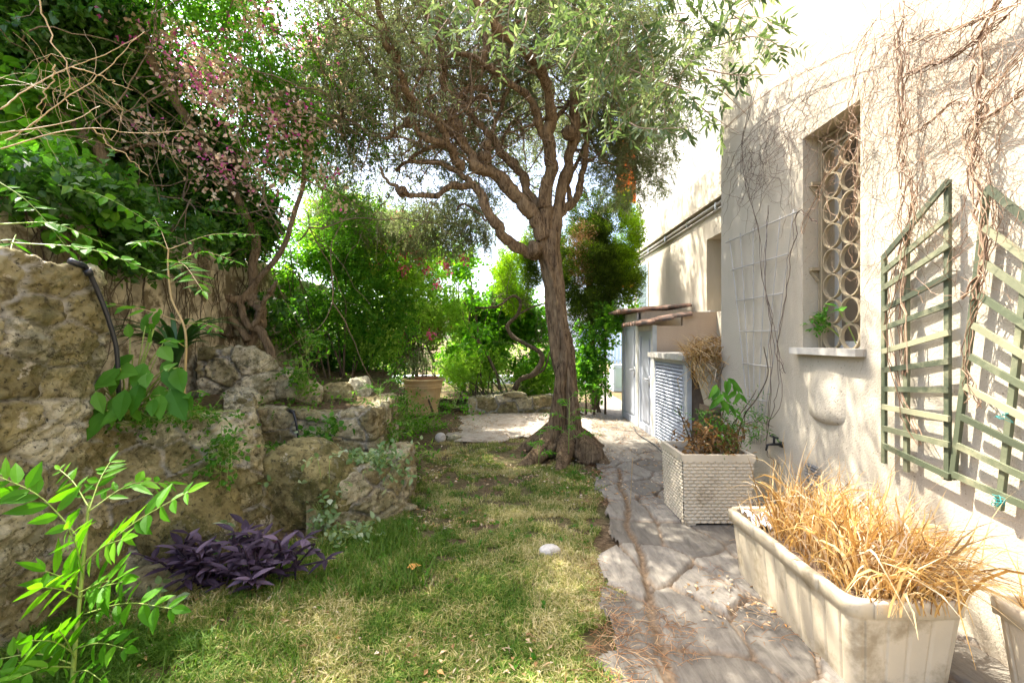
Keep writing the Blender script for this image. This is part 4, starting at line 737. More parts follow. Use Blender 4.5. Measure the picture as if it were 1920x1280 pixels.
# second strand twisting round the trunk and a knot
q = smooth_path([P(1036, 850, 5.77), P(1046, 780, 5.76), P(1050, 720, 5.76), P(1060, 665, 5.78), P(1056, 620, 5.80), P(1046, 560, 5.82), P(1040, 500, 5.86)], 60); mb.tube(q, np.interp(np.linspace(0, 1, 60), [0, .3, .55, 1], [.13, .065, .075, .03]), 18, fn=bark_fn(3, .2, 3, 3))
q = smooth_path([P(1080, 850, 5.74), P(1074, 780, 5.77), P(1068, 710, 5.78), P(1066, 660, 5.80), P(1056, 640, 5.84)], 40); mb.tube(q, np.interp(np.linspace(0, 1, 40), [0, .5, .8, 1], [.13, .065, .08, .03]), 16, fn=bark_fn(5, .22, 3, 2))
LIMB = [  # zoom-pixel polyline with depth, start and end radius
 ([(1215, 1420, 5.85), (1130, 1400, 5.7), (1050, 1350, 5.6), (990, 1270, 5.5), (930, 1140, 5.45), (875, 1040, 5.45), (800, 985, 5.5), (700, 915, 5.6), (600, 905, 5.7), (480, 908, 5.8), (430, 950, 5.9)], .105, .025),
 ([(1250, 1330, 5.85), (1200, 1230, 5.8), (1130, 1130, 5.75), (1050, 1040, 5.7), (960, 965, 5.65), (880, 930, 5.6), (840, 870, 5.6), (790, 790, 5.6), (745, 720, 5.6), (725, 650, 5.65), (760, 560, 5.7), (840, 500, 5.8), (925, 490, 6.0)], .14, .05),
 ([(1240, 1160, 5.95), (1160, 1080, 6.0), (1130, 980, 6.05), (1080, 910, 6.1), (1010, 850, 6.1), (960, 770, 6.1), (890, 690, 6.1), (830, 620, 6.1), (800, 540, 6.1), (850, 420, 6.2), (830, 300, 6.3)], .095, .04),
 ([(1255, 1320, 5.9), (1250, 1200, 5.9), (1255, 1080, 5.9), (1285, 950, 5.85), (1292, 830, 5.8), (1272, 720, 5.7), (1285, 600, 5.55), (1250, 450, 5.35), (1205, 350, 5.1), (1130, 270, 4.8), (1010, 180, 4.5), (900, 60, 4.3), (800, -120, 4.2)], .135, .06),
 ([(1310, 1340, 5.95), (1325, 1180, 6.0), (1345, 1060, 6.0), (1385, 940, 6.0), (1412, 800, 5.95), (1420, 640, 5.9), (1435, 480, 5.8), (1440, 370, 5.6), (1400, 250, 5.4), (1420, 100, 5.2), (1480, -80, 5.0)], .115, .06),
 ([(1340, 1190, 6.0), (1400, 1140, 6.1), (1440, 1090, 6.15), (1462, 980, 6.2), (1480, 850, 6.2), (1478, 700, 6.2), (1500, 520, 6.2), (1560, 380, 6.1), (1650, 250, 6.0), (1740, 100, 5.9)], .085, .03),
 ([(1275, 800, 5.8), (1235, 720, 5.7), (1208, 620, 5.6), (1150, 530, 5.5), (1080, 480, 5.4), (1020, 435, 5.3), (940, 370, 5.2), (850, 315, 5.2), (760, 305, 5.2), (690, 335, 5.3), (620, 390, 5.4)], .075, .03),
 ([(800, 940, 5.6), (760, 900, 5.5), (720, 820, 5.4), (690, 740, 5.3), (660, 680, 5.25), (600, 645, 5.2), (510, 600, 5.2), (440, 500, 5.2), (360, 420, 5.3), (270, 370, 5.4), (180, 330, 5.6)], .085, .025),
 ([(690, 800, 5.3), (620, 780, 5.2), (550, 730, 5.15), (500, 690, 5.1), (430, 720, 5.1), (380, 770, 5.1), (320, 755, 5.2), (290, 740, 5.3)], .055, .02),
 ([(860, 1030, 5.5), (780, 1040, 5.4), (720, 1040, 5.35), (650, 1095, 5.3), (560, 1090, 5.25), (490, 1090, 5.2), (440, 1060, 5.2), (390, 1010, 5.3), (340, 930, 5.4)], .06, .025),
 ([(540, 610, 5.2), (500, 520, 5.0), (450, 400, 4.8), (400, 290, 4.7), (350, 130, 4.6), (310, -60, 4.5)], .07, .04),
 ([(480, 620, 5.2), (420, 560, 5.3), (340, 470, 5.4), (260, 350, 5.5), (200, 240, 5.6), (120, 60, 5.7), (60, -80, 5.8)], .05, .025),
 ([(690, 560, 5.6), (700, 430, 5.5), (690, 300, 5.4), (650, 190, 5.3), (590, 60, 5.2), (540, -100, 5.1)], .06, .035),
 ([(960, 760, 6.1), (1000, 620, 6.2), (1030, 530, 6.2), (1080, 470, 6.2), (1170, 420, 6.2), (1240, 330, 6.2)], .045, .02),
 ([(1005, 830, 6.1), (1045, 730, 6.2), (1100, 660, 6.25), (1190, 610, 6.3)], .03, .014),
 ([(690, 700, 5.6), (760, 620, 5.6), (830, 570, 5.7), (900, 540, 5.8), (960, 560, 5.9), (1010, 560, 6.0), (1060, 500, 6.0)], .05, .018),
 ([(760, 1180, 6.1), (800, 1140, 6.1), (880, 1180, 6.0), (930, 1230, 5.8)], .02, .02),
 ([(480, 910, 5.8), (560, 850, 5.7), (640, 820, 5.6), (760, 830, 5.6)], .035, .04),
 ([(1290, 760, 5.8), (1340, 640, 5.9), (1400, 560, 6.0), (1440, 520, 6.1)], .05, .03),
 ([(1390, 1130, 6.1), (1395, 1010, 6.2), (1440, 900, 6.3), (1500, 760, 6.5), (1620, 640, 6.8)], .05, .02),
 ([(900, 360, 5.2), (930, 250, 5.2), (880, 140, 5.3), (900, 0, 5.4)], .05, .03),
 ([(640, 390, 5.4), (590, 320, 5.4), (500, 230, 5.4), (420, 140, 5.5), (280, 150, 5.6), (180, 200, 5.7)], .04, .015)]
ends = []; skel = []
LIMB = [(p_, a_*.70, b_*.62) for p_, a_, b_ in LIMB]
for k, (pp, r0, r1) in enumerate(LIMB):
    pts = np.array([Q(*p) for p in pp]); n = len(pp)*7; q = smooth_path(pts, n); q = q+fbm(np.c_[np.arange(n)*.22, np.full(n, k*3.3), np.zeros(n)], 3)[:, None]*np.array([.10, .08, .06])*1.0
    rad = np.linspace(r0, r1, n)*(1+.30*fbm(np.c_[np.arange(n)*.3, np.full(n, k), np.ones(n)], 8)*2); mb.tube(q, rad, 18 if r0 > .07 else 10, fn=bark_fn(k*1.7, .12, 3, 4)); skel.append(q[n//3:]); ends.append((q[-1], unit(q[-1]-q[-5]), r1))
skel = np.vstack(skel)
for p, c in ((Q(1200, 1390, 5.72), .10), (Q(745, 720, 5.52), .11), (Q(920, 880, 5.58), .09), (Q(930, 815, 5.6), .06), (Q(460, 1075, 5.15), .06), (Q(1395, 740, 5.8), .10), (Q(500, 690, 5.05), .07)):
    mb.tube(smooth_path([p+rng.normal(size=3)*.02-[0, 0, c*.8], p, p+rng.normal(size=3)*.03+[0, 0, c*.8]], 12), c*np.sin(np.linspace(.3, 2.9, 12))**.6, 14, fn=bark_fn(c*90, .28, 4, 2))
# secondary branches grown from the skeleton
def sprout(starts, n, Lr, r0, m=10, up=.2, seed=0, wob=.5):
    g = np.random.default_rng(seed); s = starts[g.integers(0, len(starts), n)]; d = unit(g.normal(size=(n, 3))+[0, 0, up]); L = g.uniform(*Lr, n)/m; Pn = np.zeros((n, m, 3)); p = s.copy(); dr = g.normal(size=(n, 3))*.18
    for j in range(m): Pn[:, j] = p; d = unit(d+g.normal(size=(n, 3))*wob*.35+dr*.4); p = p+d*L[:, None]
    return Pn, r0*g.uniform(.5, 1.2, (n, 1))*np.linspace(1, .3, m)[None]
B1, R1 = sprout(skel[skel[:, 2] > 3.3], 150, (.6, 1.7), .014, 12, .3, 4); mb.tubes(B1, R1, 6)
mb.build("trunk", M['bark_olive'], ol, True)
B1p = B1[:, 3:].reshape(-1, 3)

def blobs_pts(blobs, n, g, shell=.55, gate=.42, freq=1.1, seed=0):
    b = np.array(blobs, float); w = b[:, 3]*b[:, 4]*b[:, 5]*(b[:, 6] if b.shape[1] > 6 else 1); out = []; tot = 0
    while tot < n:
        k = g.choice(len(b), 2*n, p=w/w.sum()); d = unit(g.normal(size=(2*n, 3))); r = g.random(2*n)**shell; p = b[k, :3]+d*r[:, None]*b[k, 3:6]
        ok = (vnoise(p*freq, seed) > gate) & (p[:, 2] > .02); out.append(np.c_[p[ok], d[ok]]); tot += ok.sum()
    o = np.vstack(out)[:n]; return o[:, :3], o[:, 3:]
def sprigs(mb_l, mb_t, c, d, g, Lt, per, L, W, droop=.3, spread=.9, twig_r=.003, mode='pair', tmat=0, fold=.2, detail=0, leaf_droop=.15, avoid=None, m=5):
    n = len(c); d = unit(d+g.normal(size=(n, 3))*.7+[0, 0, -droop]); Lt = g.uniform(Lt*.5, Lt*1.3, n); Pn = np.zeros((n, m, 3)); p = c.copy(); dd = d.copy()
    for j in range(m): Pn[:, j] = p; dd = unit(dd+[0, 0, -droop*.25]+g.normal(size=(n, 3))*.12); p = p+dd*(Lt/(m-1))[:, None]
    if mb_t is not None: mb_t.tubes(Pn, twig_r*np.linspace(1, .4, m)[None], 3)
    u = np.tile(np.linspace(.12, 1, per), n)*(m-1-1e-6); k = np.repeat(np.arange(n), per); i = u.astype(int); f = (u-i)[:, None]
    pos = Pn[k, i]*(1-f)+Pn[k, i+1]*f; ax = unit(Pn[k, i+1]-Pn[k, i]); sd = unit(np.cross(ax, g.normal(size=(n, 3))[k])); sg = np.where(np.arange(n*per) % 2, 1, -1)[:, None]
    ld = unit(ax*(1-spread*.55)+sd*sg*spread+g.normal(size=(n*per, 3))*.25); nr = unit(np.array([0, 0, 1.0])+g.normal(size=(n*per, 3))*.6)
    r = np.clip(np.repeat(g.random(n), per)*.5+g.random(n*per)*.5, 0, 1)
    mb_l.leaves(pos, ld, nr, L*g.uniform(.6, 1.2, n*per), W*g.uniform(.7, 1.2, n*per), detail, leaf_droop, fold, 0, r)

g = np.random.default_rng(21); tw = MB()
# dead brown twigs filling the left of the crown
T, R = sprout(np.vstack([B1p[B1p[:, 0] < .6]]), 900, (.3, 1.1), .0038, 8, -.15, 6, .7); tw.tubes(T, R, 3)
far = MB(); near = MB()
blobF = [(*P(800, 330, 6.9), 1.5, .8, .75, 1.1), (*P(700, 400, 7.2), 1.0, .7, .55, 1), (*P(900, 420, 7.4), 1.0, .6, .45, 1), (*P(960, 230, 7.2), 1.2, .8, .9, .8), (*P(700, 180, 6.3), 1.3, .9, .9, .8), (*P(860, 80, 6.2), 1.4, .9, .8, .9),
         (*P(1175, 290, 6.6), .62, .7, .8, 2.4), (*P(1130, 170, 6.4), .9, .7, .7, 1.2), (*P(1160, 370, 6.9), .45, .5, .3, 1.0), (*P(1010, 60, 6.5), 1.2, 1, 1, .7)]
blobF += [(*P(640, 300, 6.6), .7, .6, .7, 1), (*P(660, 120, 6.2), .8, .6, .7, .9), (*P(780, 440, 7.6), 1.2, .6, .35, 1), (*P(860, 220, 6.6), 1.0, .7, .6, .8), (*P(700, 60, 4.7), .7, .4, .4, 1.2), (*P(640, 180, 5.0), .5, .4, .5, .8), (*P(760, 150, 4.8), .5, .4, .35, .7), (*P(830, 430, 7.0), .9, .5, .35, 1.1), (*P(700, 350, 6.6), .7, .5, .4, 1)]
blobF += [(*P(680, 400, 6.8), .7, .5, .35, 1.5), (*P(800, 460, 7.4), .9, .5, .3, .8), (*P(620, 220, 6.0), .5, .4, .6, 1), (*P(880, 410, 7.2), .5, .4, .3, 2.2), (*P(940, 430, 7.4), .35, .3, .25, 2), (*P(820, 440, 7.0), .4, .4, .25, 1)]
c, d = blobs_pts(blobF, 12500, g, .5, .38, 1.6, 3); sprigs(far, tw, c, d, g, .22, 14, .058, .014, .25, .8, .0022)
top = [(-.8, 5.8, 5.9, 1.8, 1.5, 1.0, 1), (.6, 6.2, 6.3, 1.6, 1.3, 1.2, 1), (.2, 7.2, 5.5, 1.8, 1.2, 1.2, 1), (-1.6, 6.8, 5.2, 1.2, 1.2, 1.0, .7), (1.3, 6.6, 5.3, .9, 1.3, 1.0, 1), (-.3, 4.9, 5.4, 1.4, .9, .7, .9), (1.1, 5.2, 5.2, .7, .8, .7, 1.2), (-1.7, 4.1, 5.1, .75, .8, .5, 1.3), (-1.9, 3.8, 5.2, 1.0, .9, .5, 1.5), (-2.7, 4.2, 5.4, .9, .8, .5, 1.2), (.3, 4.9, 5.3, .8, .4, .5, 1.0), (.9, 8.4, 6.3, 1.0, .9, .8, 1.5), (1.2, 9.0, 7.3, 1.0, 1, .8, 1.2), (.7, 10.2, 6.9, 1.1, 1, 1, 1.8), (1.1, 9.4, 5.9, .8, .9, .6, 1.6), (.5, 8.8, 4.6, .6, .6, .5, 2.2), (-.2, 9.1, 5.5, .9, .7, .6, 1.8), (1.2, 8.4, 4.3, .4, .5, .5, 2), (1.4, 7.6, 6.6, .8, .8, .8, 1.3)]  # extra crown clumps, many out of view, placed to cast dappled shade
c, d = blobs_pts(top, 5600, g, .5, .54, 1.9, 8); sprigs(far, tw, c, d, g, .28, 12, .07, .019, .2, .8, .003)
blobM = [(*P(1180, 110, 4.8), .6, .6, .55, 1.3), (*P(1250, 190, 4.9), .36, .5, .36, 1.2), (*P(1110, 40, 4.6), .6, .6, .4, 1.2), (*P(1290, 90, 4.5), .36, .5, .4, 1.0)]
c, d = blobs_pts(blobM, 620, g, .6, .33, 2.0, 6); sprigs(far, tw, c, d, g, .24, 16, .062, .0155, .32, .85, .0028)
blobN = [(*P(1180, 60, 2.3), .26, .35, .22, 1.3), (*P(1290, 90, 2.3), .20, .3, .22, 1.3), (*P(1090, 10, 2.3), .26, .3, .14, 1.2), (*P(1240, 190, 2.4), .15, .25, .13, 1.0), (*P(1370, 40, 2.2), .14, .25, .13, 1.0), (*P(950, 5, 2.3), .26, .3, .08, .9), (*P(850, -5, 2.3), .16, .3, .06, .6), (*P(1150, 150, 2.5), .16, .3, .14, .8)]
c, d = blobs_pts(blobN, 190, g, .6, .30, 3.0, 5); sprigs(near, tw, c, d, g, .20, 15, .062, .0150, .32, .85, .0028, detail=1, leaf_droop=.12)
for a, tip in (((1330, 90), (1490, 105)), ((1320, 130), (1455, 140)), ((1300, 150), (1400, 215)), ((1340, 40), (1450, 45)), ((1290, 180), (1385, 250)), ((1180, 130), (1330, 180)), ((1120, 60), (1060, 130)), ((900, 0), (880, 60)), ((980, 10), (960, 90)), ((1180, 230), (1290, 240)), ((1360, 20), (1440, 90)), ((1130, 120), (1100, 190)), ((830, 10), (800, 45))):
    Y = 2.0+rng.random()*.25; p0, p1 = P(*a, Y+.2), P(*tip, Y); n = 40; q = smooth_path([p0, p0*.5+p1*.5+rng.normal(size=3)*.03+[0, 0, .03], p1], 16); tw.tube(q, np.linspace(.004, .0013, 16), 5)
    for br in range(4):
        f = rng.uniform(.25, 1); b_ = q[int(f*15)]; sprigs(near, tw, b_[None], unit(p1-p0)[None]+rng.normal(size=(1, 3))*.25, g, .12, 12, .058, .0135, .25, .8, .0014, detail=1, leaf_droop=.12)
tw.build("twigs", M['twig'], ol, True); far.build("crown", M['olive_far'], ol); near.build("foliage", M['olive'], ol)

# ------------------------------------------------------------------ left: ivy and bougainvillea over the boundary wall
g = np.random.default_rng(33)
bo = thing("bougainvillea", "huge bougainvillea with faded pink and cream bracts overhanging from the left", "bougainvillea")
tk = MB()
for pts, r0, r1 in (([P(482, 700, 5.75), P(470, 640, 5.75), P(495, 590, 5.7), P(470, 560, 5.7), P(478, 500, 5.7), P(470, 420, 5.5), P(420, 330, 5.2), P(330, 200, 4.8), P(250, 60, 4.4)], .07, .035),
                    ([P(505, 700, 5.7), P(500, 640, 5.65), P(470, 610, 5.6), P(448, 575, 5.6), P(470, 540, 5.65), P(520, 480, 5.6), P(560, 380, 5.4), P(580, 250, 5.2)], .052, .02),
                    ([P(462, 640, 5.6), P(435, 595, 5.6), P(380, 560, 5.45), P(330, 540, 5.3), P(250, 520, 5.1), P(180, 420, 4.9), P(90, 250, 4.6), P(20, 170, 4.3)], .045, .035),
                    ([P(265, 480, 4.9), P(235, 400, 4.7), P(190, 300, 4.5), P(130, 230, 4.3), P(60, 170, 4.1)], .055, .05), ([P(480, 560, 5.7), P(400, 550, 5.5), P(340, 470, 5.2), P(260, 440, 5.0), P(190, 390, 4.7)], .045, .03), ([P(470, 620, 5.6), P(500, 560, 5.5), P(515, 530, 5.4)], .03, .02), ([P(230, 350, 4.6), P(245, 420, 4.7), P(262, 500, 4.9), P(300, 560, 5.2)], .05, .04), ([P(280, 275, 4.9), P(160, 270, 4.6), P(0, 290, 4.2)], .03, .025), ([P(440, 300, 5.0), P(300, 270, 4.8), P(150, 300, 4.5)], .028, .02)):
    n = 50; q = smooth_path(pts, n)+fbm(np.c_[np.arange(n)*.25, np.full(n, r0*100), np.zeros(n)], 4)[:, None]*.08; tk.tube(q, np.linspace(r0, r1, n), 14, fn=bark_fn(r0*50, .2, 3, 3))
src = np.vstack([P(450, 300, 5.2)+np.random.default_rng(2).normal(size=(60, 3))*[.9, .5, .8], P(200, 150, 4.6)+np.random.default_rng(3).normal(size=(50, 3))*[.8, .5, .6]])
T, R = sprout(src, 260, (.6, 2.0), .008, 14, -.05, 12, .5); tk.tubes(T, R, 4)
T, R = sprout(np.vstack([P(a, b_, 5.1)[None] for a, b_ in ((520, 60), (600, 120), (560, 200), (620, 40), (640, 220))]), 220, (.5, 1.5), .005, 12, .0, 13, .6); tk.tubes(T, R, 3)
tk.build("trunk", M['bark_pale'], bo, True)
lf = MB(); bl = [(*P(480, 130, 5.1), .85, .7, .85, 1.3), (*P(560, 300, 5.5), .55, .6, .55, 1.2), (*P(330, 60, 4.7), .8, .6, .5, 1.3), (*P(420, 300, 5.3), .6, .5, .5, 1.5), (*P(620, 150, 5.6), .6, .6, .8, .7), (*P(590, 420, 5.9), .4, .5, .4, .9), (*P(650, 280, 6.0), .45, .5, .6, .9), (*P(470, 20, 5.2), .7, .5, .45, 1.3), (*P(580, 10, 5.4), .6, .5, .4, 1.3), (*P(650, 400, 6.3), .4, .4, .4, .8), (*P(460, 400, 5.6), .45, .45, .4, 2.0), (-3.2, 4.0, 5.0, 1.0, .7, .5, .8), (-2.3, 3.8, 5.3, .8, .7, .4, .5)]  # last two clumps are added out of view to shade the lawn
c, d = blobs_pts(bl, 5200, g, .5, .36, 1.9, 14); sprigs(lf, None, c, d, g, .26, 11, .045, .028, .25, .9); lf.build("leaves", M['shrub'], bo)
br = MB(); bp = MB()
bb = [(*P(400, 200, 4.6), .95, .35, .95, 2.5), (*P(560, 150, 5.0), .6, .35, .7, 1.0), (*P(480, 30, 4.8), .6, .3, .35, 1.6), (*P(520, 330, 4.9), .4, .3, .4, .6), (*P(430, 100, 4.6), .6, .35, .5, 1.2), (*P(520, 230, 4.9), .5, .4, .5, 1.0), (*P(250, 30, 4.2), .45, .3, .2, 1.1), (*P(600, 320, 5.2), .35, .4, .4, .8), (*P(590, 60, 5.2), .5, .4, .5, .6), (*P(480, 330, 4.9), .4, .3, .3, .5), (*P(420, 170, 4.45), .5, .3, .45, 1.3), (*P(640, 380, 5.6), .3, .3, .3, .6), (*P(300, 70, 4.3), .4, .3, .25, 1.2)]
c, d = blobs_pts(bb, 720, g, .6, .40, 3.5, 17)
for q, mbx, cnt, sz in ((c[:580], br, 4, .052), (c[580:], bp, 4, .044)):
    n = len(q)*cnt; k = np.repeat(np.arange(len(q)), cnt); pos = q[k]+g.normal(size=(n, 3))*.055; mbx.leaves(pos, g.normal(size=(n, 3)), g.normal(size=(n, 3)), sz*g.uniform(.7, 1.2, n), sz*.85, 0, .1, .35)
br.build("bracts", M['bract_pale'], bo); bp.build("bracts", M['bract_pink'], bo)

iv = thing("ivy", "dark ivy mass smothering the boundary wall at the upper left", "ivy"); lf = MB()
bl = [(*P(60, 110, 4.4), .8, .5, .75, 1.3), (*P(220, 180, 4.9), .7, .5, .7, 1.4), (*P(340, 300, 5.3), .6, .45, .6, 1.5), (*P(440, 400, 5.7), .55, .45, .42, 1.8), (*P(180, 330, 4.9), .4, .3, .3, .6), (*P(90, 20, 4.3), .8, .5, .5, 1.2), (*P(370, 420, 5.5), .5, .3, .3, 1.1), (*P(290, 400, 5.0), .35, .2, .2, 1.3), (*P(170, 400, 4.5), .3, .2, .2, 1.0), (*P(470, 460, 5.8), .4, .3, .4, 1.6), (*P(520, 540, 6.0), .3, .3, .45, 1.4), (*P(430, 480, 5.6), .25, .2, .25, 1.2), (*P(240, 385, 3.95), .22, .25, .14, 5), (*P(330, 420, 4.5), .2, .3, .14, 5), (*P(390, 470, 5.0), .2, .25, .18, 4), (*P(60, 325, 3.15), .2, .2, .10, 4), (*P(170, 350, 3.6), .2, .25, .12, 4), (*P(450, 500, 5.5), .2, .2, .22, 4), (*P(280, 470, 4.15), .12, .2, .12, 5), (*P(210, 440, 3.85), .12, .2, .12, 5), (*P(360, 530, 4.7), .10, .2, .12, 5)]
c, d = blobs_pts(bl, 6800, g, .45, .36, 1.7, 19); sprigs(lf, None, c, d, g, .22, 9, .075, .068, .5, .9, leaf_droop=.25)
o_l = lf.build("leaves", M['ivy'], iv)
rt = MB(); n = 120; y = g.uniform(2.3, 6.4, n); z = g.uniform(2.0, 2.62, n); m = 14; Pn = np.zeros((n, m, 3)); yy = y.copy(); zz = z.copy(); h = g.normal(size=n)*.3; Ls = g.uniform(.5, 1.6, n)/m
for j in range(m): Pn[:, j] = np.c_[-3.40+.05*g.random(n)*0+.03+.05*fbm(np.c_[yy*2, zz*2, 0*yy], 5), yy, zz]; h = h*.9+g.normal(size=n)*.25; yy = yy+np.sin(h)*Ls; zz = zz-np.cos(h)*Ls
rt.tubes(Pn, g.uniform(.002, .006, (n, 1))*np.linspace(1, .5, m)[None], 5); rt.build("stems", M['bark_dark'], iv, True)
gv = thing("grapevine", "bright backlit vine with broad green leaves spilling over the boundary wall", "vine"); lf = MB()
bl = [(*P(20, 200, 4.1), .4, .3, .45, 1.0), (*P(60, 420, 3.5), .5, .25, .22, 1.0), (*P(130, 300, 4.6), .4, .3, .5, .7), (*P(200, 370, 4.4), .35, .3, .18, .9), (*P(160, 420, 4.0), .3, .25, .15, .8), (*P(30, 350, 3.6), .3, .25, .2, .8), (*P(20, 280, 3.2), .3, .15, .12, 1.2), (*P(90, 300, 3.7), .3, .15, .12, 1.2), (*P(230, 380, 4.6), .3, .15, .12, 1), (*P(150, 440, 3.9), .25, .12, .15, .8)]
c, d = blobs_pts(bl, 420, g, .5, .34, 2.0, 23); sprigs(lf, None, c, d, g, .26, 8, .092, .084, .35, .9, detail=1, leaf_droop=.3); lf.build("leaves", M['vine_leaf'], gv)
st = MB()
for pts in ([P(0, 270, 2.9), P(60, 235, 2.9), P(130, 180, 2.9), P(200, 130, 3.0), P(270, 60, 3.0)], [P(0, 280, 2.8), P(100, 250, 2.9), P(170, 240, 3.0), P(260, 250, 3.1), P(350, 245, 3.2)], [P(70, -20, 2.7), P(90, 60, 2.75), P(130, 130, 2.8), P(125, 190, 2.9), P(140, 200, 2.9)], [P(0, 205, 2.6), P(40, 175, 2.7), P(120, 130, 2.9), P(190, 105, 3.0), P(260, 70, 3.1)], [P(110, 120, 2.8), P(85, 170, 2.8), P(75, 230, 2.8)], [P(140, 125, 2.9), P(250, 170, 3.1)], [P(170, 240, 3.0), P(225, 285, 3.1), P(280, 330, 3.2)], [P(0, 250, 2.7), P(70, 240, 2.8), P(140, 225, 2.9), P(185, 200, 3.0)]):
    q = smooth_path(pts, 30)+fbm(np.c_[np.arange(30)*.4, np.full(30, pts[0][2]*9), np.zeros(30)], 6)[:, None]*.05; st.tube(q, np.linspace(.0045, .002, 30), 6)
s_ = np.vstack([P(150, 180, 2.95)+np.random.default_rng(5).normal(size=(40, 3))*[.3, .1, .15]]); T, R = sprout(s_, 60, (.15, .5), .0016, 8, 0, 15, .6); st.tubes(T, R, 3)
st.build("stems", M['stem_tan'], gv, True)

# ------------------------------------------------------------------ hedges and shrubs behind
def bush(name, label, cat, bl, n, Lt, per, L, W, mat, g, stems=None, gate=.36, freq=1.6, droop=.2, shell=.5, group=None, seed=0, smat='bark_dark', detail=0):
    o = thing(name, label, cat, group); lf = MB(); st = MB(); c, d = blobs_pts(bl, n, g, shell, gate, freq, seed); sprigs(lf, None, c, d, g, Lt, per, L, W, droop, .9, detail=detail); lf.build("leaves", M[mat], o)
    b = np.array(bl); cx, cy = b[:, 0].mean(), b[:, 1].mean(); k = stems or 9
    for i in range(k):
        t = b[g.integers(0, len(b))]; e = t[:3]+g.normal(size=3)*t[3:6]*.4; s0 = np.array([cx+g.normal()*b[:, 3].mean()*.5, cy+g.normal()*.2, max(0, b[:, 2].min()-b[:, 5].max()-.6)]); q = smooth_path([s0, s0*.5+e*.5+g.normal(size=3)*.12, e], 16); st.tube(q, np.linspace(.022, .006, 16), 6)
    st.build("stems", M[smat], o, True); return o
g = np.random.default_rng(44)
bush("shrub", "bright green jasmine like shrub between the climbing trunk and the terracotta pot", "shrub", [(*P(600, 540, 7.0), .75, .3, .75, 1), (*P(690, 590, 7.6), .75, .3, .7, 1), (*P(640, 460, 7.4), .8, .3, .5, 1), (*P(555, 470, 6.6), .4, .25, .5, 1), (*P(560, 610, 6.6), .4, .25, .35, .8), (*P(690, 660, 7.9), .5, .25, .35, .8)], 1700, .30, 11, .082, .036, 'shrub', g, 16, .36, 1.7, .25, .5, None, 3)
o = bush("oleander", "tall oleander with loose pink flowers rising behind the terracotta pot", "shrub", [(*P(750, 480, 9.3), .9, .6, .7, 1), (*P(800, 560, 9.6), .7, .6, .7, 1), (*P(690, 430, 9.2), .7, .6, .5, 1), (*P(840, 480, 9.8), .4, .5, .35, .7), (*P(640, 420, 8.8), .7, .5, .6, 1)], 2100, .40, 12, .12, .022, 'lime', g, 14, .34, 1.4, .1, .5, None, 5)
for a, b_ in ((712, 452), (735, 430), (762, 462), (790, 488), (800, 507), (760, 510), (830, 492), (752, 478), (705, 498), (840, 500), (822, 535), (742, 408), (720, 470), (755, 502), (806, 628), (770, 440), (695, 500), (780, 470), (870, 488)):
    fl = MB(); q = P(a, b_, 7.4+rng.random()*.3); n = 26; fl.leaves(q+g.normal(size=(n, 3))*.045, g.normal(size=(n, 3)), g.normal(size=(n, 3)), .05, .045, 0, .1, .3); fl.build("flower", M['oleander_pink'], o)
bush("shrub", "added yellow green shrub with light leaves for a sunlit look, filling the gap under the drooping olive branches", "shrub", [(*P(650, 460, 7.2), .6, .25, .5, 1), (*P(730, 560, 7.8), .65, .25, .65, 1.2), (*P(600, 420, 7.0), .4, .25, .3, 1), (*P(820, 590, 9.0), .5, .25, .6, 1), (*P(700, 640, 7.4), .4, .2, .3, .7), (*P(760, 470, 8.0), .5, .25, .4, 1)], 1250, .26, 10, .078, .036, 'lime', g, 3, .38, 1.9, .15, .5, None, 41)  # shrub added in front; its light leaf colour makes the hedge look sunlit
bush("shrub", "brown leaved dying shrub behind and above the terracotta pot", "shrub", [(*P(790, 600, 9.7), .45, .3, .45, 1), (*P(760, 640, 9.7), .4, .3, .35, 1)], 420, .3, 9, .09, .05, 'brown_leaf', g, 8, .4, 2, .6, .5, None, 7)
bush("climbing_vine", "backlit lime green vine mass in the gap between the pot and the olive trunk", "vine", [(*P(930, 600, 11.2), .95, .5, .9, 1), (*P(880, 660, 10.6), .7, .4, .6, 1), (*P(990, 640, 11), .7, .4, .8, 1), (*P(860, 550, 11), .6, .4, .5, 1), (*P(920, 530, 11.4), .6, .4, .3, 1.2), (*P(860, 500, 10.6), .5, .3, .3, 1), (*P(1010, 700, 10.4), .45, .4, .4, .9)], 2600, .35, 9, .105, .085, 'vine_leaf', g, 10, .40, 1.5, .2, .5, None, 9)
bush("shrub", "fine leaved grey green bush right of the terracotta pot", "shrub", [(*P(890, 690, 9.9), .65, .35, .42, 1), (*P(850, 700, 9.8), .4, .3, .3, 1), (*P(990, 720, 10), .6, .3, .3, .9)], 1500, .25, 12, .038, .014, 'lime', g, 10, .3, 2, .1, .5, None, 11)
bush("potted_shrub", "sparse grey leaved shrub growing in the big terracotta pot", "shrub", [(*P(800, 680, 9.0), .36, .25, .20, 1), (*P(790, 690, 9.0), .3, .25, .12, 1)], 260, .22, 12, .03, .011, 'grey_leaf', g, 12, .2, 3, -.4, .6, None, 12)
bush("shrub", "dark shady evergreen undergrowth left of the terracotta pot", "shrub", [(*P(700, 690, 9.2), .7, .4, .55, 1), (*P(640, 660, 8.2), .6, .4, .4, 1), (*P(740, 650, 9.6), .6, .4, .6, 1)], 1300, .3, 9, .07, .035, 'ivy', g, 12, .33, 1.8, .3, .5, None, 13)
bush("shrub", "bright sunlit bush closing the far side of the hedge behind the oleander", "shrub", [(-4.0, 11.5, 1.6, 1.6, .8, 1.4, 1), (-2.6, 12, 1.4, 1.2, .7, 1.2, 1), (-.9, 12.6, 1.2, 1.2, .6, 1.0, 1)], 1200, .4, 10, .09, .05, 'lime', g, 10, .36, 1.2, .2, .5, None, 15)
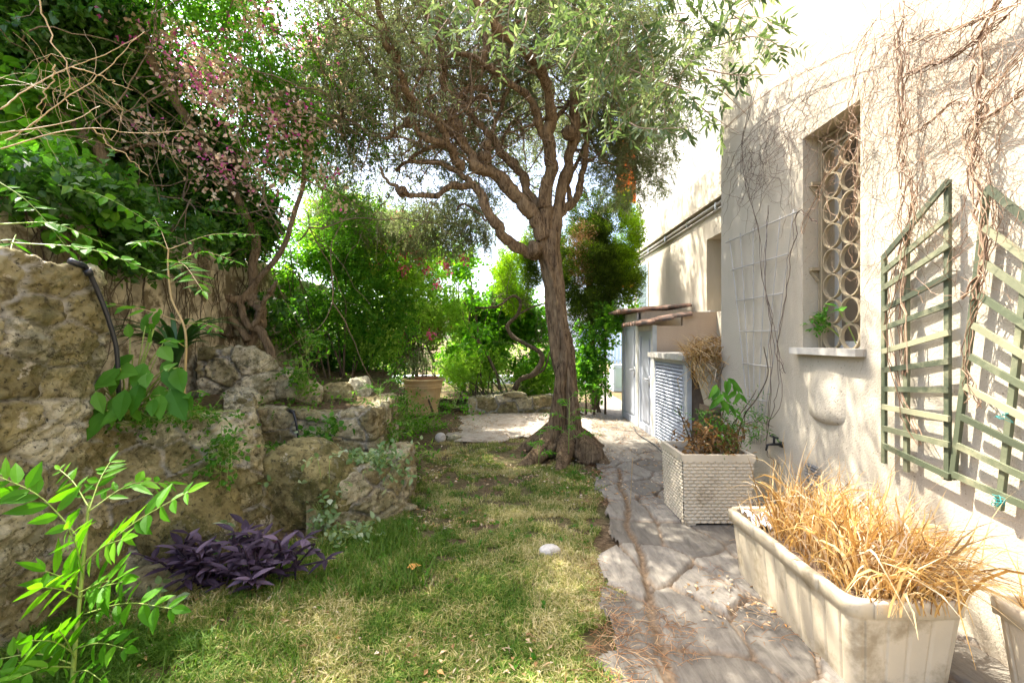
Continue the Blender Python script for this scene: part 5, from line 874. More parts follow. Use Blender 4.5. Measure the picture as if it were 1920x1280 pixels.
# sprawling bare vine trunk left of the olive
vt = thing("bare_vine", "bare twisted dark vine trunk snaking up behind the low kerb wall", "vine"); mb = MB()
for pts, r0, r1 in (([P(965, 730, 9.6), P(975, 712, 9.55), P(1000, 700, 9.5), P(1015, 680, 9.5), P(1012, 660, 9.5), P(985, 645, 9.55), P(960, 630, 9.6), P(952, 610, 9.6), P(970, 590, 9.6), P(976, 565, 9.6), P(960, 555, 9.6), P(930, 575, 9.6), P(880, 575, 9.6), P(870, 565, 9.6)], .055, .02), ([P(975, 712, 9.55), P(1005, 702, 9.5), P(1022, 688, 9.5), P(1030, 660, 9.5)], .03, .015), ([P(938, 730, 9.7), P(930, 700, 9.7), P(905, 650, 9.7), P(880, 620, 9.7), P(885, 560, 9.7), P(880, 540, 9.7)], .035, .015), ([P(970, 590, 9.6), P(1000, 575, 9.6), P(1025, 568, 9.6)], .022, .012), ([P(902, 720, 9.8), P(898, 640, 9.8), P(888, 560, 9.8), P(882, 520, 9.8)], .02, .012), ([P(860, 530, 9.4), P(862, 580, 9.4), P(880, 620, 9.5)], .012, .012)):
    n = 70; mb.tube(smooth_path(pts, n), np.linspace(r0, r1, n)*(1+.25*fbm(np.c_[np.arange(n)*.4, np.zeros(n), np.zeros(n)], 5)*2), 10, fn=bark_fn(r0*80, .18, 3, 3))
T, R = sprout(np.vstack([P(a, b_, 9.6)[None] for a, b_ in ((976, 565), (880, 545), (920, 575), (950, 560), (1010, 640))]), 60, (.3, 1.3), .006, 12, .3, 31, .6); mb.tubes(T, R, 4)
mb.build("trunk", M['bark_dark'], vt, True); lf = MB(); c, d = blobs_pts([(*P(860, 480, 9.4), .12, .12, .45, 1), (*P(900, 560, 9.4), .5, .2, .2, 1), (*P(880, 640, 9.3), .4, .2, .25, .7)], 60, g, .5, .3, 2, 3); sprigs(lf, None, c, d, g, .25, 5, .10, .085, .3, .9, detail=1); lf.build("leaves", M['vine_leaf'], vt)

# thuja behind the olive
th = thing("thuja_tree", "bushy thuja, brighter green at upper right and far left, with a brown hollow side behind the olive trunk", "tree")
mb = MB(); mb.tube(smooth_path([(1.72, 9.6, -.1), (1.70, 9.6, .8), (1.62, 9.6, 2), (1.6, 9.6, 3.6)], 30), np.linspace(.10, .03, 30), 14, fn=bark_fn(2, .15)); 
T, R = sprout(smooth_path([(1.7, 9.6, 1.0), (1.6, 9.6, 3.6)], 20), 60, (.5, 1.1), .014, 10, .3, 41, .3); mb.tubes(T, R, 5); mb.build("trunk", M['bark_dark'], th, True)
lf = MB(); bl = [(*P(1150, 440, 9.3), .52, .6, .62, 1.2), (*P(1100, 500, 9.4), .75, .7, .8, 1.2), (*P(1150, 520, 9.3), .5, .6, .6, 1.1), (*P(1110, 410, 9.7), .45, .5, .5, 1), (*P(970, 520, 10), .42, .4, .75, 1.5), (*P(1110, 600, 9.3), .45, .5, .4, 1.0), (*P(1015, 470, 10), .45, .4, .5, .8), (*P(1165, 395, 9.3), .2, .3, .3, 1)]
c, d = blobs_pts(bl, 6500, g, .30, .28, 2.4, 27); n = len(c); per = 26; k = np.repeat(np.arange(n), per); ax = unit(d+[0, 0, .5]+g.normal(size=(n, 3))*.3); dr = unit(ax[k]+g.normal(size=(n*per, 3))*.55)
pos = c[k]+ax[k]*(g.random(n*per)*.16)[:, None]+g.normal(size=(n*per, 3))*.03; lf.leaves(pos, dr, g.normal(size=(n*per, 3)), .055*g.uniform(.6, 1.3, n*per), .014, 0, .1, .1, 0, np.clip(.14+np.repeat(g.random(n), per)*.50+g.normal(size=n*per)*.12+.55*sstep(1.75, 2.3, pos[:, 0])*sstep(2.0, 3.2, pos[:, 2])+.5*sstep(.45, .1, pos[:, 0]), 0, 1)); lf.build("crown", M['thuja'], th)  # sprays coloured brighter towards the upper right and far left
lf = MB(); c, d = blobs_pts([(*P(1085, 500, 8.9), .2, .25, .6, 1), (*P(1090, 450, 8.9), .3, .25, .4, 1)], 150, g, .5, .35, 2.5, 28); n = len(c); k = np.repeat(np.arange(n), 22); lf.leaves(c[k]+g.normal(size=(n*22, 3))*.06, g.normal(size=(n*22, 3))-[0, 0, .5], g.normal(size=(n*22, 3)), .05, .012, 0); lf.build("dead_sprays", M['brown_leaf'], th)
cv = bush("climbing_vine", "leafy creeper hanging round the iron post beside the path end", "vine", [(*P(1110, 650, 8.9), .28, .3, .65, 1), (*P(1090, 690, 8.9), .3, .3, .4, 1), (*P(1140, 590, 8.8), .28, .25, .25, .8), (*P(1120, 720, 8.7), .22, .25, .25, .9)], 520, .22, 9, .075, .05, 'shrub', g, 5, .34, 2, .5, .5, None, 29)
lf = MB(); c, d = blobs_pts([(*P(1150, 600, 8.6), .16, .2, .16, 1), (*P(1183, 560, 9.6), .06, .1, .28, 1), (*P(1150, 640, 8.8), .12, .15, .18, .7)], 42, g, .5, .25, 3, 30); sprigs(lf, None, c, d, g, .2, 6, .09, .08, .6, .9, detail=1); lf.build("sprays", M['vine_leaf'], cv)
ps = MB(); ps.tube([(1.80, 8.95, -.05), (1.80, 8.95, 1.75)], .022, 10); ps.tube([(1.80, 8.95, 1.75), (1.80, 8.95, 1.78)], .03, 10); po = tag(ps.build("iron_post", M['bark_dark'], smooth=True), "slim rusty iron post wrapped in creeper at the left of the path end", "post")
mb = MB(); a = np.linspace(0, 5.2, 40); mb.tube(np.c_[1.62+.13*np.cos(a), 8.8+0*a, .98+.13*np.sin(a)], .016, 8); mb.tube([(1.70, 8.8, 1.1), (1.80, 8.95, 1.05)], .012, 6); tag(mb.build("hose_coil", M['hose'], smooth=True), "black hose loop hung beside the rusty iron post", "hose")
# ------------------------------------------------------------------ small plants on the terraces and lawn
def pinnate(lf, st, p0, p1, n, L, W, sag=.04, up=(0, -.35, 1.0), end=True, r0=.0035, fwd=.45, g=np.random.default_rng(3), droop=.12):
    p0, p1 = np.asarray(p0, float), np.asarray(p1, float); up = unit(np.asarray(up, float)); m = 24
    q = smooth_path([p0, p0*.5+p1*.5+np.array([0, 0, sag]), p1], m); st.tube(q, np.linspace(r0, r0*.4, m), 5)
    u = np.linspace(.22, .97, n); k = u*(m-1-1e-6); i = k.astype(int); f = (k-i)[:, None]; pos = q[i]*(1-f)+q[i+1]*f; t = unit(q[i+1]-q[i]); sd = unit(np.cross(t, up)); nr = unit(np.cross(sd, t))
    env = np.sin(np.linspace(.75, 2.55, n))
    for sg in (-1, 1):
        d = unit(sd*sg+t*fwd+g.normal(size=(n, 3))*.24-nr*.12); lf.leaves(pos+t*.006*sg, d, nr+g.normal(size=(n, 3))*.25, L*env*g.uniform(.75, 1.15, n), W*env*g.uniform(.8, 1.15, n), 1, droop*g.uniform(.5, 1.4), .2, 0, g.random(n))
    if end: lf.leaves(q[-1:], t[-1:], nr[-1:], [L*.8], [W*.8], 1, droop, .18, 0, g.random(1))
g = np.random.default_rng(55)
# foreground tree-of-heaven seedling
a1 = thing("ailanthus_sapling", "bright green tree of heaven sapling in the near left corner of the lawn", "sapling"); lf = MB(); st = MB(); Y = 1.78
base = P(132, 1330, Y); st.tube(smooth_path([base, P(142, 1200, Y), P(152, 1100, Y+.02), P(165, 960, Y+.05), P(170, 940, Y+.05)], 30), np.linspace(.0085, .004, 30), 8)
for A, B, n, L, W, sg in (((162, 1025, Y), (-8, 890, Y-.1), 8, .125, .045, .05), ((163, 1050, Y), (352, 922, Y-.05), 7, .115, .040, .02), ((166, 958, Y), (206, 866, Y+.15), 6, .095, .026, .02), ((157, 1085, Y), (128, 990, Y-.25), 7, .10, .032, .03), ((163, 960, Y), (315, 905, Y+.25), 7, .115, .034, .05),
                         ((158, 1150, Y), (322, 1140, Y-.1), 6, .105, .042, .03), ((140, 1245, Y), (-5, 1235, Y-.1), 5, .11, .045, .03), ((140, 1235, Y), (110, 1180, Y-.35), 4, .09, .04, .01), ((137, 1260, Y), (190, 1275, Y-.2), 4, .07, .03, .02), ((166, 950, Y), (112, 880, Y+.1), 6, .07, .02, .02), ((150, 1120, Y), (230, 1090, Y-.15), 4, .11, .034, .01), ((150, 1120, Y), (80, 1100, Y-.2), 4, .125, .037, .01), ((150, 1110, Y), (225, 1085, Y-.1), 4, .13, .038, .01), ((150, 1105, Y), (85, 1070, Y-.1), 4, .13, .038, .01), ((155, 1060, Y), (230, 1010, Y-.15), 5, .12, .036, .02), ((140, 1225, Y), (60, 1200, Y-.2), 5, .11, .045, .02), ((140, 1250, Y), (20, 1275, Y-.2), 5, .11, .045, .02), ((140, 1215, Y), (235, 1215, Y-.15), 5, .09, .036, .02)):
    pinnate(lf, st, P(*A), P(*B), n, L, W, sg, (-.1, -.75, .8), True, .003, .5, g)
lf.build("leaves", M['ailanthus'], a1); st.build("stem", M['stem_green'], a1, True)
# taller one in the raised bed
a2 = thing("ailanthus_sapling", "tall slim tree of heaven sapling standing in the raised bed", "sapling"); lf = MB(); st = MB(); Y = 3.15
st.tube(smooth_path([P(343, 785, Y), P(347, 700, Y), P(347, 620, Y), P(322, 560, Y), P(315, 500, Y), P(316, 465, Y)], 40), np.linspace(.009, .005, 40), 8)
for A, B, n, L, W, sg in (((316, 468, Y), (475, 440, Y+.1), 10, .10, .030, .05), ((316, 468, Y), (255, 455, Y-.25), 8, .10, .030, .03), ((318, 500, Y), (440, 490, Y-.1), 9, .11, .032, .08), ((317, 490, Y), (380, 545, Y-.5), 10, .13, .033, .06), ((345, 605, Y), (140, 572, Y-.2), 10, .12, .036, .05), ((316, 470, Y), (290, 410, Y+.3), 8, .09, .028, .02), ((345, 610, Y), (410, 618, Y-.2), 6, .07, .03, .03), ((346, 650, Y), (310, 640, Y-.3), 5, .08, .03, .02), ((344, 740, Y), (385, 738, Y-.1), 5, .06, .025, .02), ((344, 740, Y), (315, 735, Y-.1), 5, .06, .025, .02), ((344, 765, Y), (380, 765, Y-.1), 5, .05, .02, .02), ((346, 700, Y), (325, 690, Y-.1), 4, .05, .02, .02)):
    pinnate(lf, st, P(*A), P(*B), n, L, W, sg, (.1, -.35, 1), True, .003, .5, g)
lf.build("leaves", M['ailanthus'], a2); st.build("stem", M['stem_tan'], a2, True)
# walnut-like spray from the wall top
a3 = thing("leafy_spray", "arching spray of rounded green leaflets over the top of the tall retaining wall", "plant"); lf = MB(); st = MB()
for A, B, n, L, W in (((20, 455, 2.5), (300, 515, 2.9), 10, .085, .06), ((30, 440, 2.7), (10, 540, 2.4), 6, .12, .045), ((0, 420, 2.6), (190, 455, 2.9), 9, .11, .04), ((100, 345, 3.1), (300, 430, 3.3), 10, .09, .05), ((-20, 330, 2.7), (130, 470, 2.8), 10, .12, .035)):
    pinnate(lf, st, P(*A), P(*B), n, L, W, .06, (.2, -.4, 1), True, .004, .35, g)
lf.build("leaves", M['ailanthus'], a3); st.build("stem", M['stem_green'], a3, True)
# small ailanthus shoots
for nm, (px, py), Yb, h, lb in (("by_wall", (712, 830), 5.05, .62, "feathery green sapling beside the end of the mossy bed wall"), ("tree", (1066, 850), 5.25, .62, "feathery green sucker shoot at the foot of the olive trunk"), ("tree2", (1010, 870), 5.3, .30, "small feathery shoot left of the olive roots")):
    o = thing("ailanthus_sapling", lb, "sapling"); lf = MB(); st = MB(); b0 = P(px, py, Yb); st.tube([b0, b0+[.01, 0, h]], [.006, .003], 6)
    for k in range(int(9*h/.6)):
        a = k*2.4; z = h*(.25+.75*k/max(1, int(9*h/.6)-1)); e = b0+[math.cos(a)*.30*h/.6*(1.2-.4*z/h), math.sin(a)*.22, z+.06]; pinnate(lf, st, b0+[0, 0, z], e, 8, .075, .022, .04, (0, -.3, 1), True, .002, .5, g)
    lf.build("leaves", M['ailanthus'], o); st.build("stem", M['stem_green'], o, True)
# broad-leaved plant
bp_ = thing("broad_leaf_plant", "plant with big drooping oval leaves in the raised bed beside the hose", "plant"); lf = MB(); st = MB(); b0 = P(240, 790, 2.98)
for (px, py, Y, L, ang) in ((168, 720, 2.75, .20, (-.3, -.5, -.8)), (178, 750, 2.7, .19, (-.2, -.5, -1)), (235, 730, 2.65, .17, (.1, -.5, -1)), (270, 680, 2.8, .18, (.1, -.6, -.8)), (262, 720, 2.7, .17, (0, -.5, -1)), (310, 690, 2.85, .17, (.6, -.3, -.7)), (300, 650, 2.9, .15, (.5, -.3, -.3)), (210, 700, 2.8, .24, (.7, -.4, .1)), (285, 640, 2.95, .13, (.2, -.5, .4)), (250, 665, 2.9, .14, (-.5, -.4, -.5)), (190, 715, 2.8, .18, (-.8, -.3, 0)), (320, 730, 2.8, .22, (.6, -.4, -.7)), (215, 760, 2.7, .12, (.2, -.5, -.8)), (275, 700, 2.75, .14, (.4, -.6, -.3)), (150, 770, 2.65, .12, (-.7, -.4, -.2)), (160, 700, 2.7, .16, (-.8, -.4, -.4)), (200, 770, 2.66, .17, (-.3, -.5, -.8)), (225, 690, 2.75, .16, (-.4, -.6, -.6)), (330, 690, 2.85, .18, (.5, -.5, -.6)), (345, 740, 2.85, .13, (.6, -.5, -.5)), (300, 740, 2.75, .15, (.3, -.5, -.8)), (290, 610, 3.0, .10, (.3, -.2, .9)), (280, 625, 3.0, .10, (-.3, -.2, .8))):
    q = P(px, py, Y); st.tube(smooth_path([b0+rng.normal(size=3)*.04, b0*.5+q*.5+[0, 0, .06], q], 14), np.linspace(.006, .003, 14), 6); d = np.array([ang]); lf.leaves(q[None], d, np.array([[.1, -.8, .6]]), [L*1.05], [L*.6], 1, .18, .12); q2 = q+rng.normal(size=3)*[.07, .05, .05]; lf.leaves(q2[None], d+rng.normal(size=(1, 3))*.35, np.array([[.1, -.8, .6]]), [L*.8], [L*.45], 1, .18, .12); st.tube([b0*.6+q2*.4, q2], .003, 5)
lf.build("leaves", M['broad'], bp_); st.build("stem", M['stem_green'], bp_, True)
# strap-leaved lily
def ribbons(mb, base, n, Lr, w, seed, bend=1.0, up=1.0, m=9):
    g_ = np.random.default_rng(seed); a = g_.uniform(0, 6.28, n); L = g_.uniform(*Lr, n); t = np.linspace(0, 1, m); be = g_.uniform(.5, 1.1, n)*bend; Pn = np.zeros((n, m, 3))
    for j, u in enumerate(t): hh = L*(.25*u+.6*be*u*u); Pn[:, j] = np.asarray(base)+np.c_[np.cos(a)*hh, np.sin(a)*hh*.8, L*up*(u-.62*be*u*u*u)]
    sd = np.c_[-np.sin(a), np.cos(a), 0*a][:, None]; ww = (w*np.array([.7, .9, 1, 1, 1, .9, .75, .5, .04]))[None, :, None]; A = Pn+sd*ww; C = Pn-sd*ww; Mi = Pn-np.array([0, 0, w*.5])*(ww/w)
    V = np.stack([A, Mi, C], 2).reshape(-1, 3); i = ((np.arange(n)*m*3)[:, None]+(np.arange(m-1)*3)[None]).ravel(); mb.add(V, [np.stack([i, i+1, i+4, i+3], -1), np.stack([i+1, i+2, i+5, i+4], -1)], np.tile(np.repeat(g_.random(n), m-1), 1)); return mb
o = MB(); ribbons(o, P(330, 690, 3.75), 44, (.40, .75), .020, 4); tag(o.build("lily_clump", M['strap'], smooth=True), "dark strap leaved lily clump behind the tall slim sapling", "plant")
# purple heart plant
pu = thing("purple_plant", "low sprawling plant with dark purple lance shaped leaves at the lawn edge", "plant"); lf = MB(); st = MB()
for k in range(46):
    px, py = g.uniform(310, 560), g.uniform(1040, 1120); b0 = P(px, py, 2.62+g.random()*.22); b0[2] = .03+g.random()*.05; e = b0+[g.normal()*.07, g.normal()*.06, g.uniform(.07, .26)]; q = smooth_path([b0, b0*.5+e*.5+[.01, 0, .02], e], 10); st.tube(q, .006, 6)
    n = 7; u = np.linspace(.2, 1, n); pos = np.array([q[int(x*9)] for x in u]); a = k+np.arange(n)*2.6; d = np.c_[np.cos(a), np.sin(a)*.8, np.linspace(-.05, .6, n)]; lf.leaves(pos, d, np.tile([0, -.2, 1.0], (n, 1)), g.uniform(.09, .145, n), g.uniform(.032, .048, n), 1, .16, .3)
for px, py in ((570, 1010), (540, 1030), (610, 1050), (330, 1100)):
    b0 = P(500, 1075, 2.7); e = P(px, py, 2.75); st.tube([b0, e], .005, 6); n = 5; a = np.arange(n)*2.5; lf.leaves(np.repeat(e[None], n, 0), np.c_[np.cos(a)*.7, np.sin(a)*.6, .5*np.ones(n)-.2*np.arange(n)], np.tile([0, -.3, 1.0], (n, 1)), .12, .032, 1, .2, .4)
lf.build("leaves", M['purple'], pu); st.build("stem", M['purple'], pu, True)
# variegated trailing ground cover
def trailing(name, label, areas, n, L, W, mat, seed, hz=.05, cat="ground cover"):
    g_ = np.random.default_rng(seed); lf = MB(); st = MB()
    for (px, py, Y, rx, ry, rz, cnt) in areas:
        c0 = P(px, py, Y); c = c0+g_.normal(size=(cnt, 3))*[rx, ry, rz]; root = c0-[0, 0, rz*1.2+.02]
        for q_ in c: st.tube(smooth_path([root, root*.5+q_*.5+g_.normal(size=3)*.01, q_], 6), .002, 4)
        d = unit(g_.normal(size=(cnt, 3))*[1, 1, .3]); sprigs(lf, st, c, d, g_, hz*4, 6, L, W, .35, .9, .0022, detail=1, leaf_droop=.2)
    if cat in ("ground cover", "fern"): o = tag(lf.build(name, M[mat]), label, cat)
    else: o = thing(name, label, cat); lf.build("leaves", M[mat], o)
    st.build("stems", M['stem_green'], o, True)
    if cat in ("ground cover", "fern"): o["kind"] = "stuff"
    return o
trailing("periwinkle", "variegated trailing ground cover spilling over the low crumbling wall", [(620, 885, 3.75, .13, .12, .03, 34), (690, 860, 4.0, .12, .12, .03, 50), (610, 940, 3.50, .05, .03, .12, 30), (640, 1000, 3.35, .12, .08, .03, 26), (560, 870, 3.95, .14, .14, .03, 30), (720, 860, 3.9, .10, .06, .05, 24), (660, 880, 3.9, .15, .15, .02, 22), (570, 860, 4.0, .15, .15, .03, 20)], 0, .055, .036, 'varieg', 3)
trailing("periwinkle", "small variegated sprig under the purple plant near the sapling", [(290, 1130, 2.45, .05, .05, .02, 9), (440, 1000, 2.95, .05, .03, .03, 6)], 0, .055, .036, 'varieg', 4)
trailing("creeping_weed", "fresh green weed sprawling on the ground before the terracotta pot", [(800, 790, 7.6, .16, .2, .07, 50), (850, 755, 7.6, .16, .1, .06, 26), (770, 800, 7.2, .14, .15, .04, 30)], 0, .05, .035, 'ailanthus', 5, .07, "weed")
trailing("hanging_weed", "green weed hanging down the front of the raised bed wall", [(420, 835, 3.08, .05, .03, .07, 26), (412, 870, 3.08, .03, .03, .03, 8)], 0, .045, .034, 'broad', 6, .05, "weed")
trailing("leafy_shoot", "upright leafy shoot growing between the rocks behind the short hose", [(572, 700, 4.95, .08, .06, .14, 46), (575, 640, 5.0, .05, .05, .10, 16)], 0, .05, .035, 'shrub', 7, .06, "weed")
trailing("weed", "broad leafed weed on the bed wall top right of the short hose", [(610, 800, 4.4, .09, .05, .03, 16)], 0, .07, .05, 'broad', 8, .05, "weed")
trailing("fern", "ferny green growth between the bed wall and the terracotta pot", [(740, 770, 6.2, .22, .4, .12, 140), (700, 735, 6.6, .25, .3, .10, 100), (705, 800, 5.1, .14, .15, .09, 70), (760, 850, 4.9, .10, .15, .04, 40)], 0, .06, .022, 'shrub', 9, .06, "fern")
trailing("bed_weeds", "low green weeds covering the soil of the raised bed", [(300, 775, 3.0, .22, .08, .015, 40), (380, 775, 3.2, .10, .08, .03, 26), (250, 785, 2.9, .12, .06, .015, 16)], 0, .035, .024, 'broad', 10, .03, "ground cover")
trailing("terrace_weeds", "scattered weeds and seedlings on the terrace behind the mossy bed wall", [(520, 760, 4.9, .25, .2, .03, 40), (620, 740, 5.6, .2, .3, .06, 50), (560, 860, 4.1, .22, .15, .02, 90), (520, 840, 4.3, .15, .15, .02, 50)], 0, .04, .022, 'shrub', 11, .04, "ground cover")
# plant inside the wicker pot
po_ = thing("potted_plant", "straggly plant with dark bare canes and a few green leaves in the wicker pot", "plant"); st = MB(); lf = MB(); dl = MB()
for pts, r_ in (([(1320, 850), (1335, 760), (1345, 720), (1358, 680)], .006), ([(1300, 845), (1285, 800), (1270, 762)], .005), ([(1302, 840), (1290, 795), (1270, 790)], .004), ([(1375, 845), (1395, 780), (1420, 745), (1440, 700), (1432, 650)], .005), ([(1340, 845), (1350, 790), (1365, 750)], .007), ([(1350, 848), (1390, 800), (1420, 790), (1450, 800)], .003), ([(1385, 848), (1392, 820), (1398, 770)], .004), ([(1360, 848), (1380, 790), (1400, 760)], .004), ([(1310, 848), (1320, 800), (1310, 770)], .004), ([(1330, 848), (1322, 810), (1328, 780)], .004), ([(1370, 800), (1410, 745), (1418, 730)], .003)):
    Yp = 3.75+rng.random()*.15; q = smooth_path([P(a, b_, Yp) for a, b_ in pts], 24); q[0][2] = min(q[0][2], .46); st.tube(q, np.linspace(r_*1.25, r_*.7, 24), 6)
for px, py, Y, L in ((1360, 712, 3.75, .13), (1345, 725, 3.7, .12), (1375, 720, 3.72, .10), (1350, 745, 3.7, .13), (1370, 760, 3.75, .10), (1385, 735, 3.8, .11), (1355, 735, 3.65, .11), (1378, 775, 3.7, .07)):
    for q in range(3): lf.leaves(P(px, py, Y)[None]+g.normal(size=(1, 3))*.012, np.array([[g.normal()*.8, -.3, -.7]]), np.array([[.1, -.8, .5]]), [L], [L*.40], 1, .25, .3)
c = P(1350, 805, 3.8)+g.normal(size=(120, 3))*[.12, .09, .10]; sprigs(lf, st, c, g.normal(size=(120, 3))+[0, 0, .7], g, .12, 7, .04, .010, .1, .9, .0015)
c = P(1345, 820, 3.76)+g.normal(size=(110, 3))*[.13, .08, .07]; sprigs(dl, st, c, g.normal(size=(110, 3)), g, .10, 5, .06, .026, .5, .9, .0015)
c = P(1420, 780, 3.85)+g.normal(size=(20, 3))*[.06, .05, .06]; sprigs(lf, st, c, g.normal(size=(20, 3))+[0, 0, .3], g, .16, 7, .06, .008, .1, .8, .0015)
lf.build("leaves", M['broad'], po_); dl.build("dead_leaves", M['brown_leaf'], po_); st.build("canes", M['bark_dark'], po_, True)
# plant at the window grille
su = thing("succulent", "small green succulent sprig poking out of the window grille above the sill", "plant"); lf = MB(); st = MB()
c0 = np.array([2.27, 3.40, 1.58]); st.tube(smooth_path([(2.42, 3.36, 1.402), (2.36, 3.38, 1.5), c0], 10), .006, 6); c = c0+g.normal(size=(26, 3))*[.02, .035, .035]; sprigs(lf, st, c, g.normal(size=(26, 3))+[-.4, 0, .2], g, .05, 6, .032, .018, .0, .8, .002, detail=1)
c1 = np.array([2.28, 3.24, 1.66]); st.tube(smooth_path([(2.42, 3.25, 1.402), (2.36, 3.26, 1.55), c1], 10), .004, 6); lf.leaves(c1+g.normal(size=(5, 3))*[.01, .03, .012], np.array([[-.2, .9, -.1], [-.1, -.9, 0], [-.5, .4, .3], [-.5, -.5, -.2], [0, -.8, .3]]), np.tile([-.4, 0, .9], (5, 1)), .085, .05, 1, .15, .15)
lf.build("leaves", M['broad'], su); st.build("stem", M['stem_green'], su, True)

# ------------------------------------------------------------------ lawn and litter
g = np.random.default_rng(66)
def in_lawn(p):
    x, y = p[:, 0], p[:, 1]; left = np.interp(y, [1.2, 2.4, 2.75, 3.2, 3.6, 3.9, 4.6, 5.5, 7], [-2.36, -2.36, -2.1, -1.7, -1.32, -.95, -.95, -1.4, -1.4]); right = .12+.166*y+.07*np.sin(y*3.1)+.05*np.sin(y*7.3)
    return (x > left) & (x < right)
n = 330000; y = 1.35+(g.random(n)**1.55)*5.3; p = np.c_[g.uniform(-2.4, 1.3, n), y]; p = p[in_lawn(p)]
den = vnoise(np.c_[p*1.9, 0*p[:, :1]], 4)*.6+vnoise(np.c_[p*7.5, 0*p[:, :1]], 5)*.65; thr = .49+.32*sstep(3.4, 6.2, p[:, 1])+.10*sstep(-.6, .6, p[:, 0])*sstep(3.2, 2.2, p[:, 1]); p = p[den > thr+g.normal(size=len(p))*.06]; n = len(p)
green = vnoise(np.c_[p*1.1, 0*p[:, :1]+3], 6)*.45+vnoise(np.c_[p*6, 0*p[:, :1]+3], 7)*.55+.27*sstep(.4, -1.0, p[:, 0])*sstep(4.2, 3.0, p[:, 1])-.08*sstep(3, 5, p[:, 1])
rnd = np.clip(g.random(n)*.75+(.70-green)*1.25, 0, 1); L = g.uniform(.016, .052, n)*(1+.2*sstep(2.9, 1.9, p[:, 1]))*(.7+.7*vnoise(np.c_[p*8, 0*p[:, :1]+9], 5))*(1+.8*sstep(-.4, -1.6, p[:, 0])*sstep(4, 2.4, p[:, 1])*g.random(n)); a = g.uniform(0, 6.28, n); lean = g.uniform(.2, 1.5, n)
b0 = np.c_[p, fbm(np.c_[p*1.3, 0*p[:, :1]], 3)*.05-.012]; dh = np.c_[np.cos(a), np.sin(a), 0*a]; sd = np.c_[-np.sin(a), np.cos(a), 0*a]*g.uniform(.0016, .0040, n)[:, None]
m1 = b0+dh*(L*lean*.35)[:, None]+np.c_[0*L, 0*L, L*.6]; t1_ = b0+dh*(L*lean*1.1)[:, None]+np.c_[0*L, 0*L, L*(1-.45*lean*.8)]
V = np.stack([b0-sd, b0+sd, m1+sd*.8, m1-sd*.8, t1_], 1).reshape(-1, 3); b5 = np.arange(n)[:, None]*5
mb = MB(); mb.add(V, [b5+np.array([[0, 1, 2, 3]]), b5+np.array([[3, 2, 4]])], rnd); stuff(mb.build("lawn_grass", M['grass']), "patchy green and straw coloured lawn grass", "grass")
# taller weeds grass at the wall foot
mb = MB(); q = np.c_[g.uniform(-2.3, -.2, 9000), g.uniform(1.5, 3.6, 9000)]; q = q[in_lawn(q) & (vnoise(np.c_[q*2.5, 0*q[:, :1]], 8) > .5+.22*sstep(-1.3, -.3, q[:, 0]))]; 
mb = MB(); n = len(q); L = g.uniform(.06, .15, n); a = g.uniform(0, 6.28, n); m = 5; Pn = np.stack([np.c_[q[:, 0]+np.cos(a)*L*.6*u*u, q[:, 1]+np.sin(a)*L*.6*u*u, L*(u-.3*u*u)] for u in np.linspace(0, 1, m)], 1); sdv = np.c_[-np.sin(a), np.cos(a), 0*a][:, None]*(np.array([.8, 1, .9, .6, .05])*.0028)[None, :, None]
V = np.stack([Pn+sdv, Pn-sdv], 2).reshape(-1, 3); i = ((np.arange(n)*m*2)[:, None]+(np.arange(m-1)*2)[None]).ravel(); mb.add(V, np.stack([i, i+1, i+3, i+2], -1), np.repeat(g.random(n)*.4, m-1)); stuff(mb.build("tall_grass", M['grass']), "taller fresh grass along the foot of the stone walls", "grass")
c = np.c_[g.uniform(-2.1, 1.0, 700), 1.5+g.random(700)**1.3*4.6, .012*np.ones(700)]; c = c[in_lawn(c) & (vnoise(c*1.7, 31) > .52)]; lf = MB(); sprigs(lf, None, c, g.normal(size=c.shape)*[1, 1, .2], g, .05, 6, .024, .017, .0, .9, detail=1); stuff(lf.build("lawn_weeds", M['broad']), "tiny broad leaved weeds creeping through the lawn", "weeds")
# litter
mb = MB(); n = 9000; p = np.c_[g.uniform(-2.3, 2.1, n), 1.4+g.random(n)**1.3*8]; keep = (vnoise(np.c_[p*1.6, 0*p[:, :1]], 12)+.25*sstep(4, 7, p[:, 1])+.2*sstep(-1.0, -1.8, p[:, 0])*sstep(3, 2, p[:, 1]) > .52) & (p[:, 0] > np.interp(p[:, 1], [1.4, 2.7, 3.6, 4, 9], [-2.3, -2.1, -1.3, -.95, -1.2])); p = p[keep]; n = len(p)
mb.leaves(np.c_[p, .012+g.random(n)*.02+.012*(p[:, 0] > .1+.166*p[:, 1])], np.c_[g.normal(size=(n, 2)), g.normal(size=n)*.12], np.c_[g.normal(size=(n, 2))*.3, np.ones(n)], g.uniform(.018, .05, n), g.uniform(.007, .022, n), 0, .1, .4); stuff(mb.build("leaf_litter", M['petal']), "fallen leaves and petals scattered over lawn and path", "leaf litter")
mb = MB(); n = 5200; yy = 1.4+g.random(n)**1.3*6.5; xl = .10+.166*yy; xx = np.where(g.random(n) < .55, xl+g.normal(size=n)*.10+.28*(g.random(n) < .4), xl+g.random(n)*1.2); keep = (vnoise(np.c_[xx*4, yy*2.2, 0*yy], 13) > .56) & (xx < 2.1); xx, yy = xx[keep], yy[keep]; n = len(xx); a = g.uniform(0, 6.28, n); L = g.uniform(.03, .10, n)
A = np.c_[xx, yy, .022+g.random(n)*.022]; B = A+np.c_[np.cos(a)*L, np.sin(a)*L, g.normal(size=n)*.004]; mb.tubes(np.stack([A, A*.5+B*.5+np.c_[g.normal(size=(n, 2))*.004, .004*np.ones(n)], B], 1), .0013, 3); stuff(mb.build("needle_litter", M['needle'], smooth=True), "dry brown needles and straw caught in the paving joints", "needles")
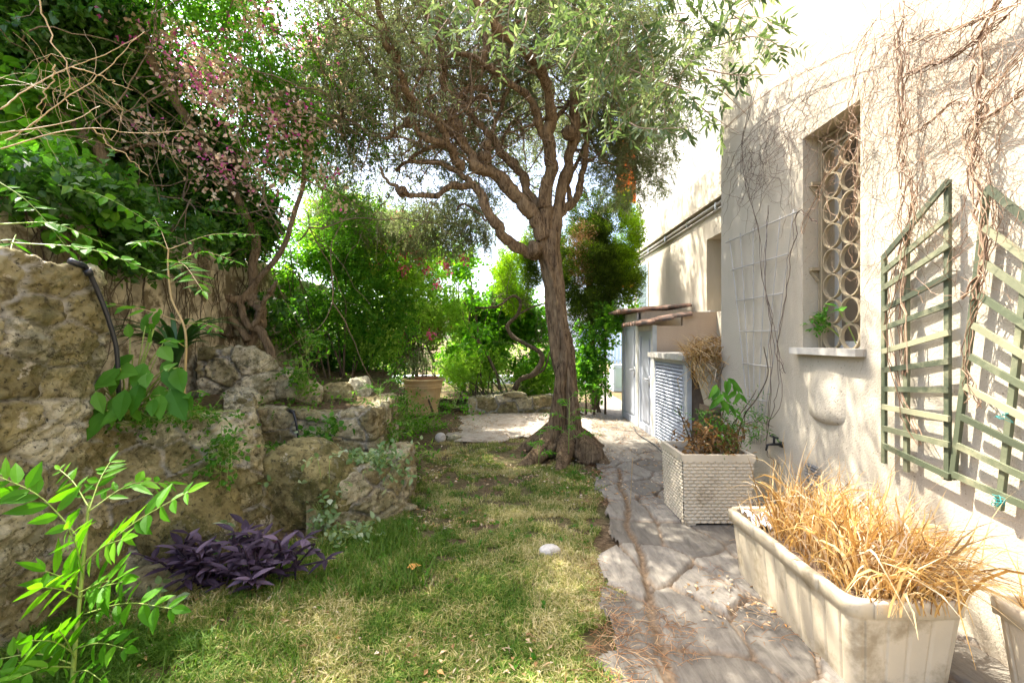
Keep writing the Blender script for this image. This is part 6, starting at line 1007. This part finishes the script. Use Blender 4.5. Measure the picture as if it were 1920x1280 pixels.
tag(MB().leaves(np.repeat(P(776, 1018, 2.88)[None], 5, 0)*[1, 1, 0]+[0, 0, .045], np.c_[np.cos(np.arange(5)*1.1+.3), np.sin(np.arange(5)*1.1+.3), .12*np.ones(5)], np.tile([0, -.2, 1.0], (5, 1)), .045, .03, 1, .1, .3, 0, np.full(5, .99)).build("fallen_leaf", M['petal']), "curled orange leaf lying alone on the lawn", "leaf")
tag(MB().tube(smooth_path([P(1182, 940, 4.05)*[1, 1, 0]+[0, 0, .02], P(1184, 900, 4.05), P(1186, 858, 4.05)], 12), [.003]*12, 5).build("dry_stalk", M['twig_pale'], smooth=True), "single dry stalk standing up from the paving", "stalk")

# ------------------------------------------------------------------ beyond the garden
mb = MB(); mb.lohi((-30, 15.5, -.6), (60, 15.9, .25)); tag(mb.build("parapet_wall", M['white_paint']), "low white parapet wall beyond the end of the path", "wall")
mb = MB(); mb.lohi((2.0, 13.9, -.06), (40, 15.5, .02)); struct(mb.build("far_terrace", M['patio']))
cb = thing("glass_cabinet", "pale teal glazed box standing on the terrace past the path end", "cabinet"); mb = MB(); mb.lohi((2.86, 13.1, .0), (3.6, 13.6, .74)); mb.build("body", M['pale_blue'], cb); mb = MB(); mb.lohi((2.93, 13.09, .10), (3.5, 13.098, .66)); mb.build("panel", M['teal_glass'], cb)
rl = thing("railing", "pale blue slatted railing beyond the parapet", "railing"); mb = MB()
for x in np.arange(3, 14, .14): mb.lohi((x, 20, .4), (x+.10, 20.03, 2.3))
mb.build("slats", M['pale_blue'], rl); mb = MB(); mb.lohi((3, 19.97, 2.3), (14, 20.05, 2.36)); mb.lohi((3, 20.04, .6), (14, 20.08, .68)); mb.build("rails", M['white_paint'], rl)
nb = thing("neighbour_house", "far white building glimpsed past the end of the path", "building"); mb = MB(); mb.lohi((4, 34, -1), (30, 44, 3.4)); mb.build("wall", M['white_paint'], nb); 
for x in np.arange(5, 28, 3): mb = MB(); mb.lohi((x, 33.95, .8), (x+1.2, 34.02, 2.4)); mb.build("window", M['pale_blue'], nb)
mb = MB(); mb.lohi((3.7, 33.7, 3.4), (30.3, 44.3, 3.6)); mb.build("roof", M['marble'], nb)
